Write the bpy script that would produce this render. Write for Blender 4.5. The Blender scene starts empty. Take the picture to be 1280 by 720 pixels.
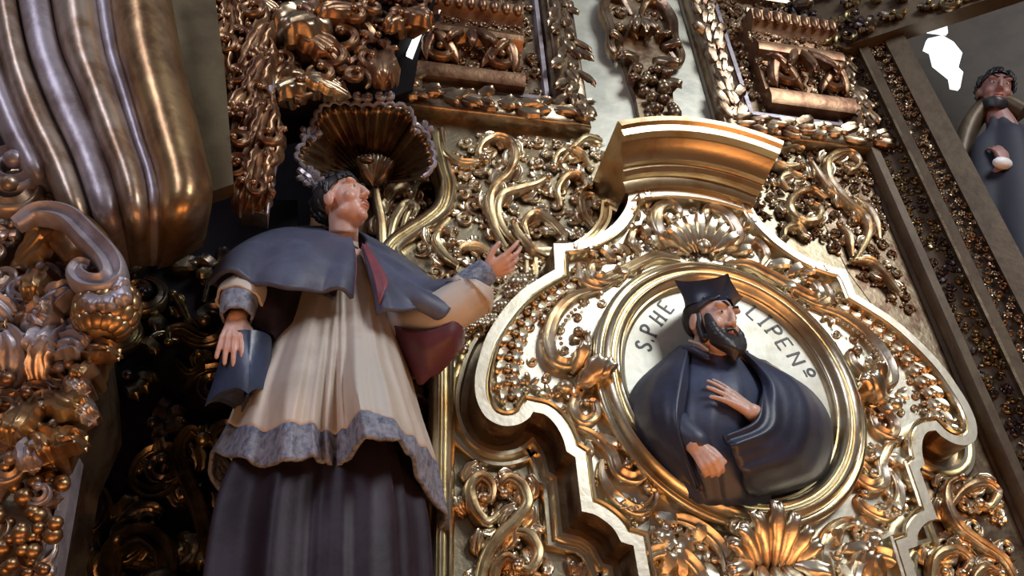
import bpy, bmesh, math, random
import numpy as np
from mathutils import Matrix, Vector
from mathutils.geometry import tessellate_polygon

scene = bpy.context.scene
col = scene.collection
PI = math.pi

# ------------------------------------------------------------------ camera
DIST = 2.6                     # camera to the retable wall, metres
CAM_H = 1.6
FPX = 1000.0                   # focal length in pixels of a 1280x720 frame
def _n(a):
    a = np.array(a, float)
    return a / np.linalg.norm(a)
V_ = _n((-92, -1406, 1000))
U_ = np.array((5000., 384., 1000.)); U_ = _n(U_ - V_ * np.dot(U_, V_))
I_ = np.cross(V_, U_)
RC = np.array([[U_[i], I_[i], V_[i]] for i in range(3)])      # rows: camera right, down, forward in world axes
cam_d = bpy.data.cameras.new('camera')
cam = bpy.data.objects.new('camera', cam_d)
col.objects.link(cam)
m = Matrix.Identity(4)
for i in range(3):
    m[i][0] = RC[0][i]; m[i][1] = -RC[1][i]; m[i][2] = -RC[2][i]
m.translation = (0, -DIST, CAM_H)
cam.matrix_world = m
cam_d.sensor_width = 36.0
cam_d.lens = 36.0 * FPX / 1280.0
cam_d.clip_start = 0.02
scene.camera = cam

# ------------------------------------------------------------------ light
scene.view_settings.view_transform = 'Standard'
scene.view_settings.look = 'None'
scene.view_settings.exposure = 0.30
scene.view_settings.gamma = 1.0
scene.view_settings.use_curve_mapping = False

world = bpy.data.worlds.new('church_interior')
scene.world = world
world.use_nodes = True
nt = world.node_tree
nt.nodes.clear()
wo = nt.nodes.new('ShaderNodeOutputWorld')
wb = nt.nodes.new('ShaderNodeBackground')
tc = nt.nodes.new('ShaderNodeTexCoord')
sx = nt.nodes.new('ShaderNodeSeparateXYZ')
mr = nt.nodes.new('ShaderNodeMapRange')
mr.inputs['From Min'].default_value = -1; mr.inputs['From Max'].default_value = 1
cr_ = nt.nodes.new('ShaderNodeValToRGB')
e = cr_.color_ramp.elements
e[0].position = 0.0; e[0].color = (0.16, 0.060, 0.022, 1)
e[1].position = 1.0; e[1].color = (0.13, 0.14, 0.17, 1)
x_ = e.new(0.42); x_.color = (0.10, 0.045, 0.022, 1)
x_ = e.new(0.55); x_.color = (0.05, 0.048, 0.055, 1)
nt.links.new(tc.outputs['Generated'], sx.inputs[0])
nt.links.new(sx.outputs['Z'], mr.inputs['Value'])
nt.links.new(mr.outputs[0], cr_.inputs[0])
nt.links.new(cr_.outputs[0], wb.inputs['Color'])
wb.inputs['Strength'].default_value = 1.0
nt.links.new(wb.outputs[0], wo.inputs[0])

def area(name, loc, target, sx, sy, power, color):
    d = bpy.data.lights.new(name, 'AREA')
    d.shape = 'RECTANGLE'; d.size = sx; d.size_y = sy
    d.energy = power; d.color = color
    o = bpy.data.objects.new(name, d)
    col.objects.link(o)
    o.location = loc
    o.rotation_euler = (Vector(target) - Vector(loc)).to_track_quat('-Z', 'Y').to_euler()
    return o
area('nave_window_light', (4.3, -5.6, 7.2), (1.2, 0, 3.2), 2.2, 2.8, 330, (0.93, 0.97, 1.0))
area('choir_window_light', (-3.8, -4.4, 6.4), (0.0, 0, 3.4), 1.2, 3.0, 105, (0.80, 0.82, 1.0))
area('floor_glow_light', (2.3, -1.5, 0.3), (1.9, 0, 3.2), 2.0, 1.0, 30, (1.0, 0.43, 0.15))
area('warm_fill_light', (-0.6, -1.8, 0.3), (-0.6, 0, 3.6), 2.2, 0.8, 26, (1.0, 0.47, 0.18))  # warm fill added low on the left to tint carving undersides orange

# ------------------------------------------------------------------ materials
def mat(name, base, rough=0.4, metal=0.0, worn=None, worn_amt=0.45, scale=14.0, bump=0.0, bscale=60.0, var=0.0, emit=None, spec=0.5):
    """procedural paint / gilding: base colour, patches of a second colour, fine surface bump"""
    M = bpy.data.materials.new(name)
    M.use_nodes = True
    n = M.node_tree.nodes; l = M.node_tree.links
    b = n['Principled BSDF']
    b.inputs['Roughness'].default_value = rough
    b.inputs['Metallic'].default_value = metal
    b.inputs['Specular IOR Level'].default_value = spec
    t = n.new('ShaderNodeTexCoord')
    if worn is None:
        worn = tuple(c * 0.82 for c in base)
        worn_amt = 0.5
    no = n.new('ShaderNodeTexNoise')
    no.inputs['Scale'].default_value = scale
    no.inputs['Detail'].default_value = 6
    no.inputs['Roughness'].default_value = 0.62
    l.new(t.outputs['Object'], no.inputs['Vector'])
    r = n.new('ShaderNodeValToRGB')
    r.color_ramp.elements[0].position = worn_amt - 0.08; r.color_ramp.elements[0].color = (*worn, 1)
    r.color_ramp.elements[1].position = worn_amt + 0.10; r.color_ramp.elements[1].color = (*base, 1)
    l.new(no.outputs['Fac'], r.inputs[0])
    l.new(r.outputs[0], b.inputs['Base Color'])
    if bump > 0:
        n2 = n.new('ShaderNodeTexNoise')
        n2.inputs['Scale'].default_value = bscale
        n2.inputs['Detail'].default_value = 4
        l.new(t.outputs['Object'], n2.inputs['Vector'])
        bp = n.new('ShaderNodeBump')
        bp.inputs['Strength'].default_value = bump
        bp.inputs['Distance'].default_value = 0.01
        l.new(n2.outputs['Fac'], bp.inputs['Height'])
        l.new(bp.outputs[0], b.inputs['Normal'])
    if emit:
        b.inputs['Emission Color'].default_value = (*emit[0], 1)
        b.inputs['Emission Strength'].default_value = emit[1]
    return M

G = {}
G['gold'] = mat('gilding', (0.68, 0.595, 0.44), 0.33, 1.0, (0.42, 0.27, 0.16), 0.42, 9, 0.12, 45)
G['bright'] = mat('burnished_gilding', (0.66, 0.575, 0.40), 0.29, 1.0, (0.50, 0.35, 0.17), 0.38, 6, 0.10, 30)
G['rim'] = mat('pale_gilding', (0.64, 0.59, 0.47), 0.38, 0.8, (0.52, 0.45, 0.31), 0.38, 8, 0.10, 35)
G['cornice'] = mat('amber_burnished_gilding', (0.54, 0.42, 0.25), 0.33, 1.0, (0.40, 0.25, 0.11), 0.40, 6, 0.10, 30)
G['silvery'] = mat('pinkish_silver_gilding', (0.60, 0.51, 0.45), 0.36, 0.9, (0.36, 0.22, 0.14), 0.47, 9, 0.15, 30)
G['olive'] = mat('olive_brown_gilding', (0.20, 0.155, 0.085), 0.40, 0.8, (0.14, 0.10, 0.055), 0.45, 4, 0.10, 30)
G['shade'] = mat('shaded_brown_board', (0.050, 0.036, 0.024), 0.6, 0.1, (0.035, 0.025, 0.018), 0.45, 6)  # darker copy of the brown board, recess shade put into its colour
G['field'] = mat('matte_gilding', (0.35, 0.295, 0.195), 0.36, 0.9, (0.23, 0.165, 0.095), 0.44, 12, 0.12, 60)
G['bronze'] = mat('brown_gilding', (0.36, 0.275, 0.18), 0.33, 0.95, (0.17, 0.095, 0.06), 0.46, 9, 0.15, 45)
G['bole'] = mat('red_brown_gilding', (0.31, 0.185, 0.105), 0.38, 0.9, (0.14, 0.065, 0.04), 0.45, 8, 0.15, 40)
G['dark'] = mat('dark_gilding', (0.26, 0.20, 0.10), 0.30, 0.9, (0.07, 0.055, 0.06), 0.50, 8, 0.15, 40)  # darker gilding with near-black patches
G['board'] = mat('grey_green_board', (0.56, 0.55, 0.46), 0.42, 0.55, (0.42, 0.42, 0.36), 0.42, 5, 0.12, 20)
G['brownboard'] = mat('brown_board', (0.095, 0.066, 0.038), 0.48, 0.4, (0.065, 0.042, 0.025), 0.45, 7, 0.15, 30)
G['void'] = mat('shade_black', (0.010, 0.008, 0.010), 0.9, 0.0, spec=0.1)  # near-black colour stands in for the shade of niche and gaps
G['drape'] = mat('mauve_gilding', (0.42, 0.33, 0.26), 0.40, 0.8, (0.24, 0.15, 0.09), 0.47, 6, 0.3, 16)
G['drape2'] = mat('amber_gilding', (0.42, 0.27, 0.13), 0.36, 0.9, (0.22, 0.12, 0.06), 0.47, 6, 0.25, 16)
G['mauve'] = mat('grey_mauve_gilding', (0.36, 0.325, 0.36), 0.42, 0.5, (0.22, 0.18, 0.19), 0.47, 7, 0.3, 18)
G['cape'] = mat('blue_grey_paint', (0.080, 0.089, 0.140), 0.55, 0.0, (0.056, 0.061, 0.10), 0.5, 7, 0.12, 50)
G['lining'] = mat('crimson_paint', (0.22, 0.05, 0.065), 0.5, 0.0)
G['cream'] = mat('cream_paint', (0.52, 0.455, 0.39), 0.55, 0.0, (0.44, 0.375, 0.315), 0.45, 6, 0.08, 30)
G['lace'] = mat('blue_grey_lace_paint', (0.22, 0.235, 0.30), 0.55, 0.0, (0.085, 0.095, 0.14), 0.46, 38, 0.6, 70)
G['cassock'] = mat('dark_purple_paint', (0.027, 0.018, 0.031), 0.55, 0.0, (0.014, 0.009, 0.016), 0.5, 6, 0.12, 40, spec=0.3)
G['maroon'] = mat('maroon_paint', (0.10, 0.022, 0.034), 0.5, 0.0)
G['skin'] = mat('flesh_paint', (0.60, 0.36, 0.28), 0.40, 0.0, (0.54, 0.29, 0.22), 0.46, 12, 0.05, 40)
G['skin2'] = mat('warm_flesh_paint', (0.58, 0.38, 0.30), 0.42, 0.0, (0.50, 0.29, 0.22), 0.46, 14, 0.05, 40)
G['lip'] = mat('lip_paint', (0.42, 0.12, 0.10), 0.4, 0.0)
G['hair'] = mat('black_hair_paint', (0.018, 0.016, 0.020), 0.45, 0.0)
G['white_eye'] = mat('eye_white_paint', (0.62, 0.58, 0.52), 0.25, 0.0)
G['iris'] = mat('eye_brown_paint', (0.03, 0.018, 0.012), 0.2, 0.0)
G['black'] = mat('blue_black_paint', (0.026, 0.034, 0.072), 0.45, 0.0, (0.016, 0.020, 0.042), 0.5, 6, 0.1, 40)
G['habit'] = mat('blue_black_cloth_paint', (0.046, 0.060, 0.115), 0.5, 0.0, (0.032, 0.040, 0.074), 0.5, 6, 0.1, 40)
G['capblue'] = mat('navy_cap_paint', (0.030, 0.045, 0.095), 0.34, 0.0, (0.020, 0.028, 0.055), 0.5, 5, 0.08, 40)
G['panel'] = mat('pale_gilded_panel', (0.45, 0.44, 0.37), 0.40, 0.3, (0.36, 0.34, 0.26), 0.45, 6, 0.15, 18)
G['ink'] = mat('dark_lettering_paint', (0.05, 0.045, 0.045), 0.5, 0.0)
G['glow_white'] = mat('self_lit_white', (0.8, 0.85, 0.85), 0.3, 0.0, emit=((0.86, 0.97, 0.95), 1.15))  # self-lit white that imitates patches of bright light
G['linen'] = mat('white_linen_paint', (0.85, 0.85, 0.85), 0.5, 0.0)

# ------------------------------------------------------------------ geometry helpers
# working coordinates: u = to the right along the wall, v = up, w = out of the wall
CAMP = np.array([0, -DIST, CAM_H])
def P(x, y, w=0.0):
    """the place on the plane w metres in front of the wall that lies on the sight line of photo pixel (x, y)"""
    d = RC.T @ np.array([x - 640.0, y - 360.0, FPX])
    t = (DIST - w) / d[1]
    p = CAMP + t * d
    return np.array([p[0], p[2], w])
def Ps(pts, w=None):
    return np.array([P(p[0], p[1], p[2] if len(p) > 2 else w) for p in pts])

def cr(pts, n=8, closed=False):
    """Catmull-Rom through points, n steps per span"""
    p = np.array(pts, float)
    k = len(p)
    if k == 2 and not closed:
        return np.array([p[0] + (p[1] - p[0]) * t for t in np.linspace(0, 1, n + 1)])
    out = []
    spans = k if closed else k - 1
    for i in range(spans):
        if closed:
            a, b, c, d = p[(i - 1) % k], p[i], p[(i + 1) % k], p[(i + 2) % k]
        else:
            b, c = p[i], p[i + 1]
            a = p[i - 1] if i else 2 * b - c
            d = p[i + 2] if i + 2 < k else 2 * c - b
        for t in np.arange(n) / n:
            out.append(0.5 * ((2 * b) + (c - a) * t + (2 * a - 5 * b + 4 * c - d) * t * t + (3 * b - a - 3 * c + d) * t ** 3))
    if not closed:
        out.append(p[-1])
    return np.array(out)

def resample(p, n):
    p = np.array(p, float)
    s = np.r_[0, np.cumsum(np.linalg.norm(np.diff(p, axis=0), axis=1))]
    t = np.linspace(0, s[-1], n)
    return np.array([np.interp(t, s, p[:, k]) for k in range(p.shape[1])]).T

class MB:
    """collects vertices and faces of one part"""
    def __init__(self, xf=None):
        self.v = []; self.f = []; self.mi = []; self.n = 0; self.xf = xf
    def add(self, verts, faces, mi=0):
        verts = np.array(verts, float).reshape(-1, 3)
        if self.xf is not None:
            verts = self.xf(verts)
        self.v.append(verts)
        k = self.n
        self.f += [tuple(i + k for i in q) for q in faces]
        self.mi += [mi] * len(faces)
        self.n += len(verts)
    def grid(self, g, cu=False, cv=False, flip=False, mi=0):
        g = np.array(g, float)
        a, b = g.shape[:2]
        F = []
        for i in range(a if cu else a - 1):
            for j in range(b if cv else b - 1):
                q = (i * b + j, i * b + (j + 1) % b, ((i + 1) % a) * b + (j + 1) % b, ((i + 1) % a) * b + j)
                F.append(q[::-1] if flip else q)
        self.add(g.reshape(-1, 3), F, mi)
    def world(self):
        v = np.concatenate(self.v) if self.v else np.zeros((0, 3))
        return np.c_[v[:, 0], -v[:, 2], v[:, 1]]
    def build(self, name, m, parent=None, loc=None, smooth=40):
        wv = self.world()
        if parent is not None:
            o0 = np.array(ORI.get(parent.name, (0, 0, 0)))
        elif loc is not None:
            o0 = np.array(loc)
        else:
            o0 = (wv.min(0) + wv.max(0)) / 2
        me = bpy.data.meshes.new(name)
        me.from_pydata((wv - o0).tolist(), [], self.f)
        ms = m if isinstance(m, (list, tuple)) else [m]
        for q in ms:
            me.materials.append(q)
        me.polygons.foreach_set('material_index', self.mi)
        me.validate(); me.update()
        me.shade_smooth()
        me.set_sharp_from_angle(angle=math.radians(smooth))
        o = bpy.data.objects.new(name, me)
        col.objects.link(o)
        if parent is not None:
            o.parent = parent
        else:
            o.location = o0
        ORI[o.name] = tuple(o0)
        return o
ORI = {}

def thing(name, label, cat, at, group=None):
    """an Empty at the place (u, v, w) that parents the parts of one thing"""
    o = bpy.data.objects.new(name, None)
    col.objects.link(o)
    o.empty_display_size = 0.1
    o.location = (at[0], -at[2], at[1])
    ORI[o.name] = tuple(o.location)
    return tag(o, label, cat, group)
def tag(o, label, cat, group=None):
    o['label'] = label; o['category'] = cat
    if group: o['group'] = group
    return o
def struct(o):
    o['kind'] = 'structure'
    return o

def fill(mb, poly, w, mi=0):
    """flat face over a 2D polygon at height w"""
    poly = [tuple(p[:2]) for p in poly]
    tri = tessellate_polygon([[Vector((p[0], p[1], 0)) for p in poly]])
    vs = [(p[0], p[1], w) for p in poly]
    F = []
    for t in tri:
        a, b, c = [np.array(poly[i]) for i in t]
        z = (b - a)[0] * (c - a)[1] - (b - a)[1] * (c - a)[0]
        F.append(t if z > 0 else t[::-1])
    mb.add(vs, F, mi)
def slab(mb, poly, w0, w1, mi=0):
    """a board: polygon outline (counter-clockwise) from w0 up to w1"""
    poly = np.array([p[:2] for p in poly], float)
    a = 0.5 * np.sum(poly[:, 0] * np.roll(poly[:, 1], -1) - np.roll(poly[:, 0], -1) * poly[:, 1])
    if a < 0: poly = poly[::-1]
    fill(mb, poly, w1, mi)
    k = len(poly)
    vs = [(p[0], p[1], w0) for p in poly] + [(p[0], p[1], w1) for p in poly]
    mb.add(vs, [(i, (i + 1) % k, k + (i + 1) % k, k + i) for i in range(k)], mi)
def box(mb, u0, u1, v0, v1, w0, w1, mi=0):
    slab(mb, [(u0, v0), (u1, v0), (u1, v1), (u0, v1)], w0, w1, mi)

def offset_clean(path, d):
    """closed outline moved d to its left, with the loops at tight corners cut away"""
    path = np.array(path)[:, :2]
    q = path + normals2(path, True) * d
    keep = [p for p in q if edge_dist(path, p) > abs(d) * .985]
    return np.array(keep)
def normals2(p, closed):
    p = np.array(p)[:, :2]
    k = len(p)
    out = np.zeros((k, 2))
    for i in range(k):
        a = p[(i - 1) % k] if (closed or i > 0) else None
        c = p[(i + 1) % k] if (closed or i < k - 1) else None
        b = p[i]
        d1 = _n(b - a) if a is not None else None
        d2 = _n(c - b) if c is not None else None
        if d1 is None: d1 = d2
        if d2 is None: d2 = d1
        n1 = np.array((-d1[1], d1[0])); n2 = np.array((-d2[1], d2[0]))
        s = n1 + n2
        q = np.linalg.norm(s)
        s = s / q if q > 1e-6 else n1
        out[i] = s / max(0.5, np.dot(s, n1))
    return out
def sweep(mb, path, prof, closed=False, w=0.0, mi=0, caps=True):
    """moulding: profile [(offset to the left of the path, height)] along a path in the wall plane"""
    path = np.array(path, float)
    n = normals2(path, closed)
    g = []
    for i, p in enumerate(path):
        wz = p[2] if len(p) > 2 else 0.0
        g.append([(p[0] + n[i][0] * a, p[1] + n[i][1] * a, wz + w + b) for a, b in prof])
    mb.grid(g, cu=closed, flip=True, mi=mi)
    if caps and not closed:
        k = len(prof)
        mb.add(g[0], [tuple(range(k))], mi)
        mb.add(g[-1], [tuple(range(k))[::-1]], mi)

BAND = [(-1, -.6), (-1, .25), (-.85, .75), (-.62, .9), (-.4, .7), (0, .42), (.4, .7), (.62, .9), (.85, .75), (1, .25), (1, -.6)]
ROUND = [(-1, -.6), (-1, .1), (-.8, .62), (-.42, .93), (0, 1.05), (.42, .93), (.8, .62), (1, .1), (1, -.6)]
def band(mb, path, r, prof=BAND, hk=1.0, mi=0):
    """carved stem lying on the wall: profile scaled by the radius along the path (u, v, w)"""
    path = np.array(path, float)
    k = len(path)
    r = np.broadcast_to(np.array(r, float), (k,)) if np.ndim(r) == 0 else np.interp(np.linspace(0, 1, k), np.linspace(0, 1, len(r)), r)
    n = normals2(path, False)
    g = []
    for i, p in enumerate(path):
        q = n[i] / np.linalg.norm(n[i])
        g.append([(p[0] + q[0] * a * r[i], p[1] + q[1] * a * r[i], p[2] + b * r[i] * hk) for a, b in prof])
    mb.grid(g, flip=True, mi=mi)
    j = len(prof)
    mb.add(g[0], [tuple(range(j))], mi)
    mb.add(g[-1], [tuple(range(j))[::-1]], mi)

def ell(mb, c, r, R=None, nu=12, nv=8, mi=0):
    """ellipsoid; R = 3x3 matrix whose columns are its axes"""
    r = (r, r, r) if np.ndim(r) == 0 else r
    R = np.eye(3) if R is None else np.array(R)
    g = []
    for i in range(nv + 1):
        t = PI * i / nv
        st, ct = max(math.sin(t), 1e-4), math.cos(t)
        row = []
        for j in range(nu):
            a = 2 * PI * j / nu
            row.append(np.array(c) + R @ np.array((r[0] * st * math.cos(a), r[1] * st * math.sin(a), r[2] * ct)))
        g.append(row)
    mb.grid(g, cv=True, flip=True, mi=mi)

def limb(mb, pts, rads, n=10, flat=None, cap=True, mi=0):
    """round tapering tube through 3D points with rounded ends"""
    p = np.array(pts, float)
    r = np.array(rads, float)
    if cap:
        d0 = _n(p[0] - p[1]); d1 = _n(p[-1] - p[-2])
        P0 = [p[0] + d0 * r[0] * .98, p[0] + d0 * r[0] * .75, p[0] + d0 * r[0] * .38]
        P1 = [p[-1] + d1 * r[-1] * .38, p[-1] + d1 * r[-1] * .75, p[-1] + d1 * r[-1] * .98]
        q = np.vstack([P0, p, P1])
        rr = np.r_[r[0] * np.array((.12, .66, .92)), r, r[-1] * np.array((.92, .66, .12))]
    else:
        q, rr = p, r
    k = len(q)
    T = np.array([_n(q[min(i + 1, k - 1)] - q[max(i - 1, 0)]) for i in range(k)])
    a = np.array((0, 0, 1.0)) if abs(T[0][2]) < .9 else np.array((1.0, 0, 0))
    a = _n(a - T[0] * np.dot(a, T[0]))
    g = []
    for i in range(k):
        a = _n(a - T[i] * np.dot(a, T[i]))
        b = np.cross(T[i], a)
        g.append([q[i] + rr[i] * (math.cos(s) * a + math.sin(s) * b) for s in np.arange(n) * 2 * PI / n])
    mb.grid(g, cv=True, mi=mi)
    if cap:
        mb.add(g[0], [tuple(range(n))[::-1]], mi); mb.add(g[-1], [tuple(range(n))], mi)

def rot2(a):
    return np.array(((math.cos(a), -math.sin(a)), (math.sin(a), math.cos(a))))

def leaf(mb, base, ang, ln, wd, w0=0.0, lift=0.02, bend=0.0, curl=0.6, lobes=4, ridge=0.18, nu=18, nv=9, mi=0, thick=True):
    """acanthus leaf: lobed outline, midrib groove, ridges; its tip rises and curls out of the wall"""
    g = []; back = []
    pos = np.array(base[:2], float); a = ang
    for i in range(nu):
        t = i / (nu - 1)
        W = wd * (.30 + .70 * math.sin(PI * min(1, t ** .8)) ** .8) * (0.80 + 0.24 * abs(math.sin(PI * lobes * t)))
        if t > .72: W *= math.sqrt(max(.004, 1 - ((t - .72) / .28) ** 2))
        d = np.array((math.cos(a), math.sin(a))); nrm = np.array((-d[1], d[0]))
        hc = w0 + lift * (math.sin(PI * .55 * min(1, t / .8)) + curl * .35 * max(0, t - .45)) * (1 if t < .84 else 1 - 2.2 * (t - .84))
        row = []
        for j in range(nv):
            s = -1 + 2 * j / (nv - 1)
            q = pos + nrm * W * s + d * (abs(s) ** 1.3) * ln * .10 * (1 if t < .9 else .2)
            h = hc + wd * (0.52 * (1 - abs(s) ** 2.2) - 0.30 * math.exp(-(s / .22) ** 2) + ridge * .55 * math.cos(3 * PI * s)) * min(1, W / wd * 1.6)
            row.append((q[0], q[1], h))
        g.append(row)
        back.append([(r[0], r[1], w0 - wd * .05 if t < .7 else r[2] - wd * .22) for r in (row[0], row[-1])])
        a += bend / (nu - 1)
        pos = pos + d * ln / (nu - 1)
    mb.grid(g, flip=True, mi=mi)
    if thick:
        L0 = [[g[i][0], back[i][0]] for i in range(nu)]
        R0 = [[back[i][1], g[i][-1]] for i in range(nu)]
        mb.grid(L0, mi=mi); mb.grid(R0, mi=mi)
        mb.grid([[back[i][0], back[i][1]] for i in range(nu)], mi=mi)

def spiral(c, r, a0, turns, cw=1, w0=0.0, rise=0.0, n=34, end=.2):
    out = []
    for i in range(n):
        t = i / (n - 1)
        a = a0 + cw * 2 * PI * turns * t
        q = r * (1 - (1 - end) * t ** .85)
        out.append((c[0] + q * math.cos(a), c[1] + q * math.sin(a), w0 + rise * t))
    return np.array(out)
def cscroll(mb, c, r, a0, turns=1.25, cw=1, w0=0.0, tw=None, rise=None, mi=0, bud=True, n=30):
    """C-scroll: grooved band winding into a bud"""
    tw = tw or r * .24
    rise = r * .25 if rise is None else rise
    p = spiral(c, r, a0, turns, cw, w0, rise, n)
    band(mb, p, [tw * .35, tw * .9, tw * 1.05, tw, tw * .85, tw * .7, tw * .55], BAND, 1.1, mi)
    if bud:
        ell(mb, (p[-1][0], p[-1][1], p[-1][2] + tw * .3), tw * .95, nu=9, nv=6, mi=mi)
    return p

def inside(poly, q):
    c = False
    k = len(poly)
    for i in range(k):
        x1, y1 = poly[i][:2]; x2, y2 = poly[(i + 1) % k][:2]
        if (y1 > q[1]) != (y2 > q[1]) and q[0] < (x2 - x1) * (q[1] - y1) / (y2 - y1) + x1:
            c = not c
    return c
def edge_dist(poly, q):
    p = np.array([a[:2] for a in poly], float); b = np.roll(p, -1, 0)
    d = b - p; q = np.array(q[:2])
    t = np.clip(np.sum((q - p) * d, 1) / np.maximum(np.sum(d * d, 1), 1e-12), 0, 1)
    return np.min(np.linalg.norm(q - (p + d * t[:, None]), axis=1))
def scatter(poly, cell, seed, margin=.45, avoid=()):
    rnd = random.Random(seed)
    p = np.array([a[:2] for a in poly])
    lo, hi = p.min(0), p.max(0)
    pts = []
    A = (hi - lo)[0] * (hi - lo)[1]
    for _ in range(int(120 * A / cell ** 2)):
        q = (rnd.uniform(lo[0], hi[0]), rnd.uniform(lo[1], hi[1]))
        if any((q[0] - a[0]) ** 2 + (q[1] - a[1]) ** 2 <= cell ** 2 for a in pts): continue
        if not inside(poly, q) or edge_dist(poly, q) < cell * margin: continue
        if any((q[0] - a[0]) ** 2 + (q[1] - a[1]) ** 2 < (cell * .5 + a[2]) ** 2 for a in avoid): continue
        pts.append(q)
    return pts, rnd
def foliage(mb, poly, cell, w0, seed, h=1.0, avoid=(), leafy=1.0, margin=.45):
    """dense carved acanthus work over a polygon: scrolls, curling leaves, buds"""
    pts, rnd = scatter(poly, cell, seed, margin, avoid)
    for (x, y) in pts:
        a = rnd.uniform(0, 2 * PI); cw = rnd.choice((-1, 1)); r = cell * rnd.uniform(.46, .62)
        k = rnd.random()
        if k < .72:
            cscroll(mb, (x, y), r, a, rnd.uniform(.95, 1.4), cw, w0 + cell * .10 * h, r * rnd.uniform(.22, .3), r * .45 * h, n=22)
            for s in range(2):
                b = a + cw * rnd.uniform(.4, 2.6)
                c = (x + r * .85 * math.cos(b), y + r * .85 * math.sin(b))
                leaf(mb, c, b + cw * rnd.uniform(.2, 1.1), r * rnd.uniform(.7, 1.1), r * .27, w0 + cell * .02, cell * .16 * h, cw * rnd.uniform(.3, 1.5), .6, 2, nu=11, nv=7)
        elif k < .88:
            nlf = rnd.randint(3, 5); b0 = a
            for s in range(nlf):
                b = b0 + (s - nlf / 2) * .62
                leaf(mb, (x - .35 * r * math.cos(b0), y - .35 * r * math.sin(b0)), b, r * rnd.uniform(1.0, 1.4), r * .30, w0 + cell * .03, cell * .22 * h, rnd.uniform(-.9, .9), .7, 2, nu=11, nv=7)
            ell(mb, (x - .3 * r * math.cos(b0), y - .3 * r * math.sin(b0), w0 + cell * .22 * h), cell * .13, nu=8, nv=6)
        else:
            for s in range(6):
                b = a + s * PI / 3
                leaf(mb, (x, y), b, r * .95, r * .33, w0 + cell * .05, cell * .26 * h, .2, .8, 2, nu=8, nv=5)
            ell(mb, (x, y, w0 + cell * .25 * h), cell * .15, nu=9, nv=6)
def stem(mb, pts, r, w, n=9, leaves=True, seed=1, prof=BAND, bud=True, side=0):
    """traced vine: pts in photo pixels laid on the plane w, with leaves springing from it"""
    p = cr(Ps(pts, w), n)
    k = len(p)
    p = p + np.c_[np.zeros((k, 2)), np.linspace(.006, .006 + r[0] * 1.4, k)]
    band(mb, p, np.array(r) * .74, prof, 1.9)
    rnd = random.Random(seed)
    rr = np.interp(np.linspace(0, 1, k), np.linspace(0, 1, len(r)), r)
    if bud:
        ell(mb, (p[-1][0], p[-1][1], p[-1][2] + rr[-1] * .5), max(rr[-1] * 1.5, .010), nu=9, nv=6)
    if leaves:
        s = 1
        i = 6
        while i < k - 3:
            d = p[min(i + 1, k - 1)] - p[i - 1]
            a = math.atan2(d[1], d[0])
            sd = side or s
            R = max(rr[i], .012)
            nn = np.array((-math.sin(a), math.cos(a))) * sd
            leaf(mb, p[i][:2] + nn * R * .8, a + sd * rnd.uniform(.55, .95), R * rnd.uniform(2.6, 3.6), R * .80, w - .008, R * .9, -sd * rnd.uniform(.9, 2.2), .8, 3, .35, nu=18, nv=9)
            s = -s
            i += max(5, int(n * .75))
    return p

# ------------------------------------------------------------------ the retable wall and its shell
def smooth_poly(pts, corners, n=6):
    """Catmull-Rom between corner indices of an open outline"""
    out = []
    cs = sorted(set([0, len(pts) - 1] + list(corners)))
    for a, b in zip(cs[:-1], cs[1:]):
        seg = pts[a:b + 1]
        q = cr(seg, n if len(seg) > 2 else 2)
        out += [tuple(x) for x in (q[:-1] if b != cs[-1] else q)]
    return np.array(out)

NICHE = [(545, 168), (546, 182), (553, 212), (559, 236), (554, 262), (537, 279), (512, 295), (495, 308), (489, 320), (499, 335), (526, 355), (546, 372), (554, 395), (554, 440), (553, 560), (551, 720), (550, 780)]
niche_path = cr(Ps(NICHE, 0.0), 7)
U_R = P(1118, 300, 0)[0]                 # right end of the flat wall
V_TOP = P(640, -60, 0)[1]
V_BOT = P(700, 800, 0)[1]
V_MID = P(640, 162, 0)[1]                # top of the carved spandrels
U_L = P(492, 120, 0)[0]

mb = MB()
poly = [tuple(p[:2]) for p in niche_path[::-1]] + [(U_L, niche_path[0][1]), (U_L, V_TOP), (U_R, V_TOP), (U_R, V_BOT)]
slab(mb, poly, -0.42, 0.0)
struct(mb.build('wall_back', G['field']))

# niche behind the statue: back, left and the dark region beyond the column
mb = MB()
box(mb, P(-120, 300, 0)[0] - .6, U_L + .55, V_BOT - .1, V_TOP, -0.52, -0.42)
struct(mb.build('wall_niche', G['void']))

# the return wall at the right, turned towards the nave
TH = math.radians(34)
O_R = np.array((U_R, 0.0, 0.0))
def xf_right(v):
    """wall coordinates of the right-hand return wall: x along it, y up, z out of it"""
    o = np.empty_like(v)
    o[:, 0] = U_R + v[:, 0] * math.cos(TH) - v[:, 2] * math.sin(TH)
    o[:, 1] = v[:, 1]
    o[:, 2] = v[:, 0] * math.sin(TH) + v[:, 2] * math.cos(TH)
    return o
def PR(x, y, z=0.0):
    """sight line of photo pixel (x, y) met with the return wall"""
    d = RC.T @ np.array([x - 640.0, y - 360.0, FPX])
    dl = np.array((d[0], d[2], -d[1])); c = np.array((0, CAM_H, DIST))
    nn = np.array((-math.sin(TH), 0, math.cos(TH)))
    o = np.array((U_R, 0, 0)) + nn * z
    t = np.dot(o - c, nn) / np.dot(dl, nn)
    p = c + t * dl - np.array((U_R, 0, 0))
    return np.array((p[0] * math.cos(TH) + p[2] * math.sin(TH), p[1], z))
XR = lambda px: PR(px, 300, 0)[0]
R_END = XR(1262)
mb = MB(xf_right)
box(mb, -0.02, R_END, V_BOT - .2, V_TOP, -0.06, 0.0)
struct(mb.build('wall_right', G['brownboard']))

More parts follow.
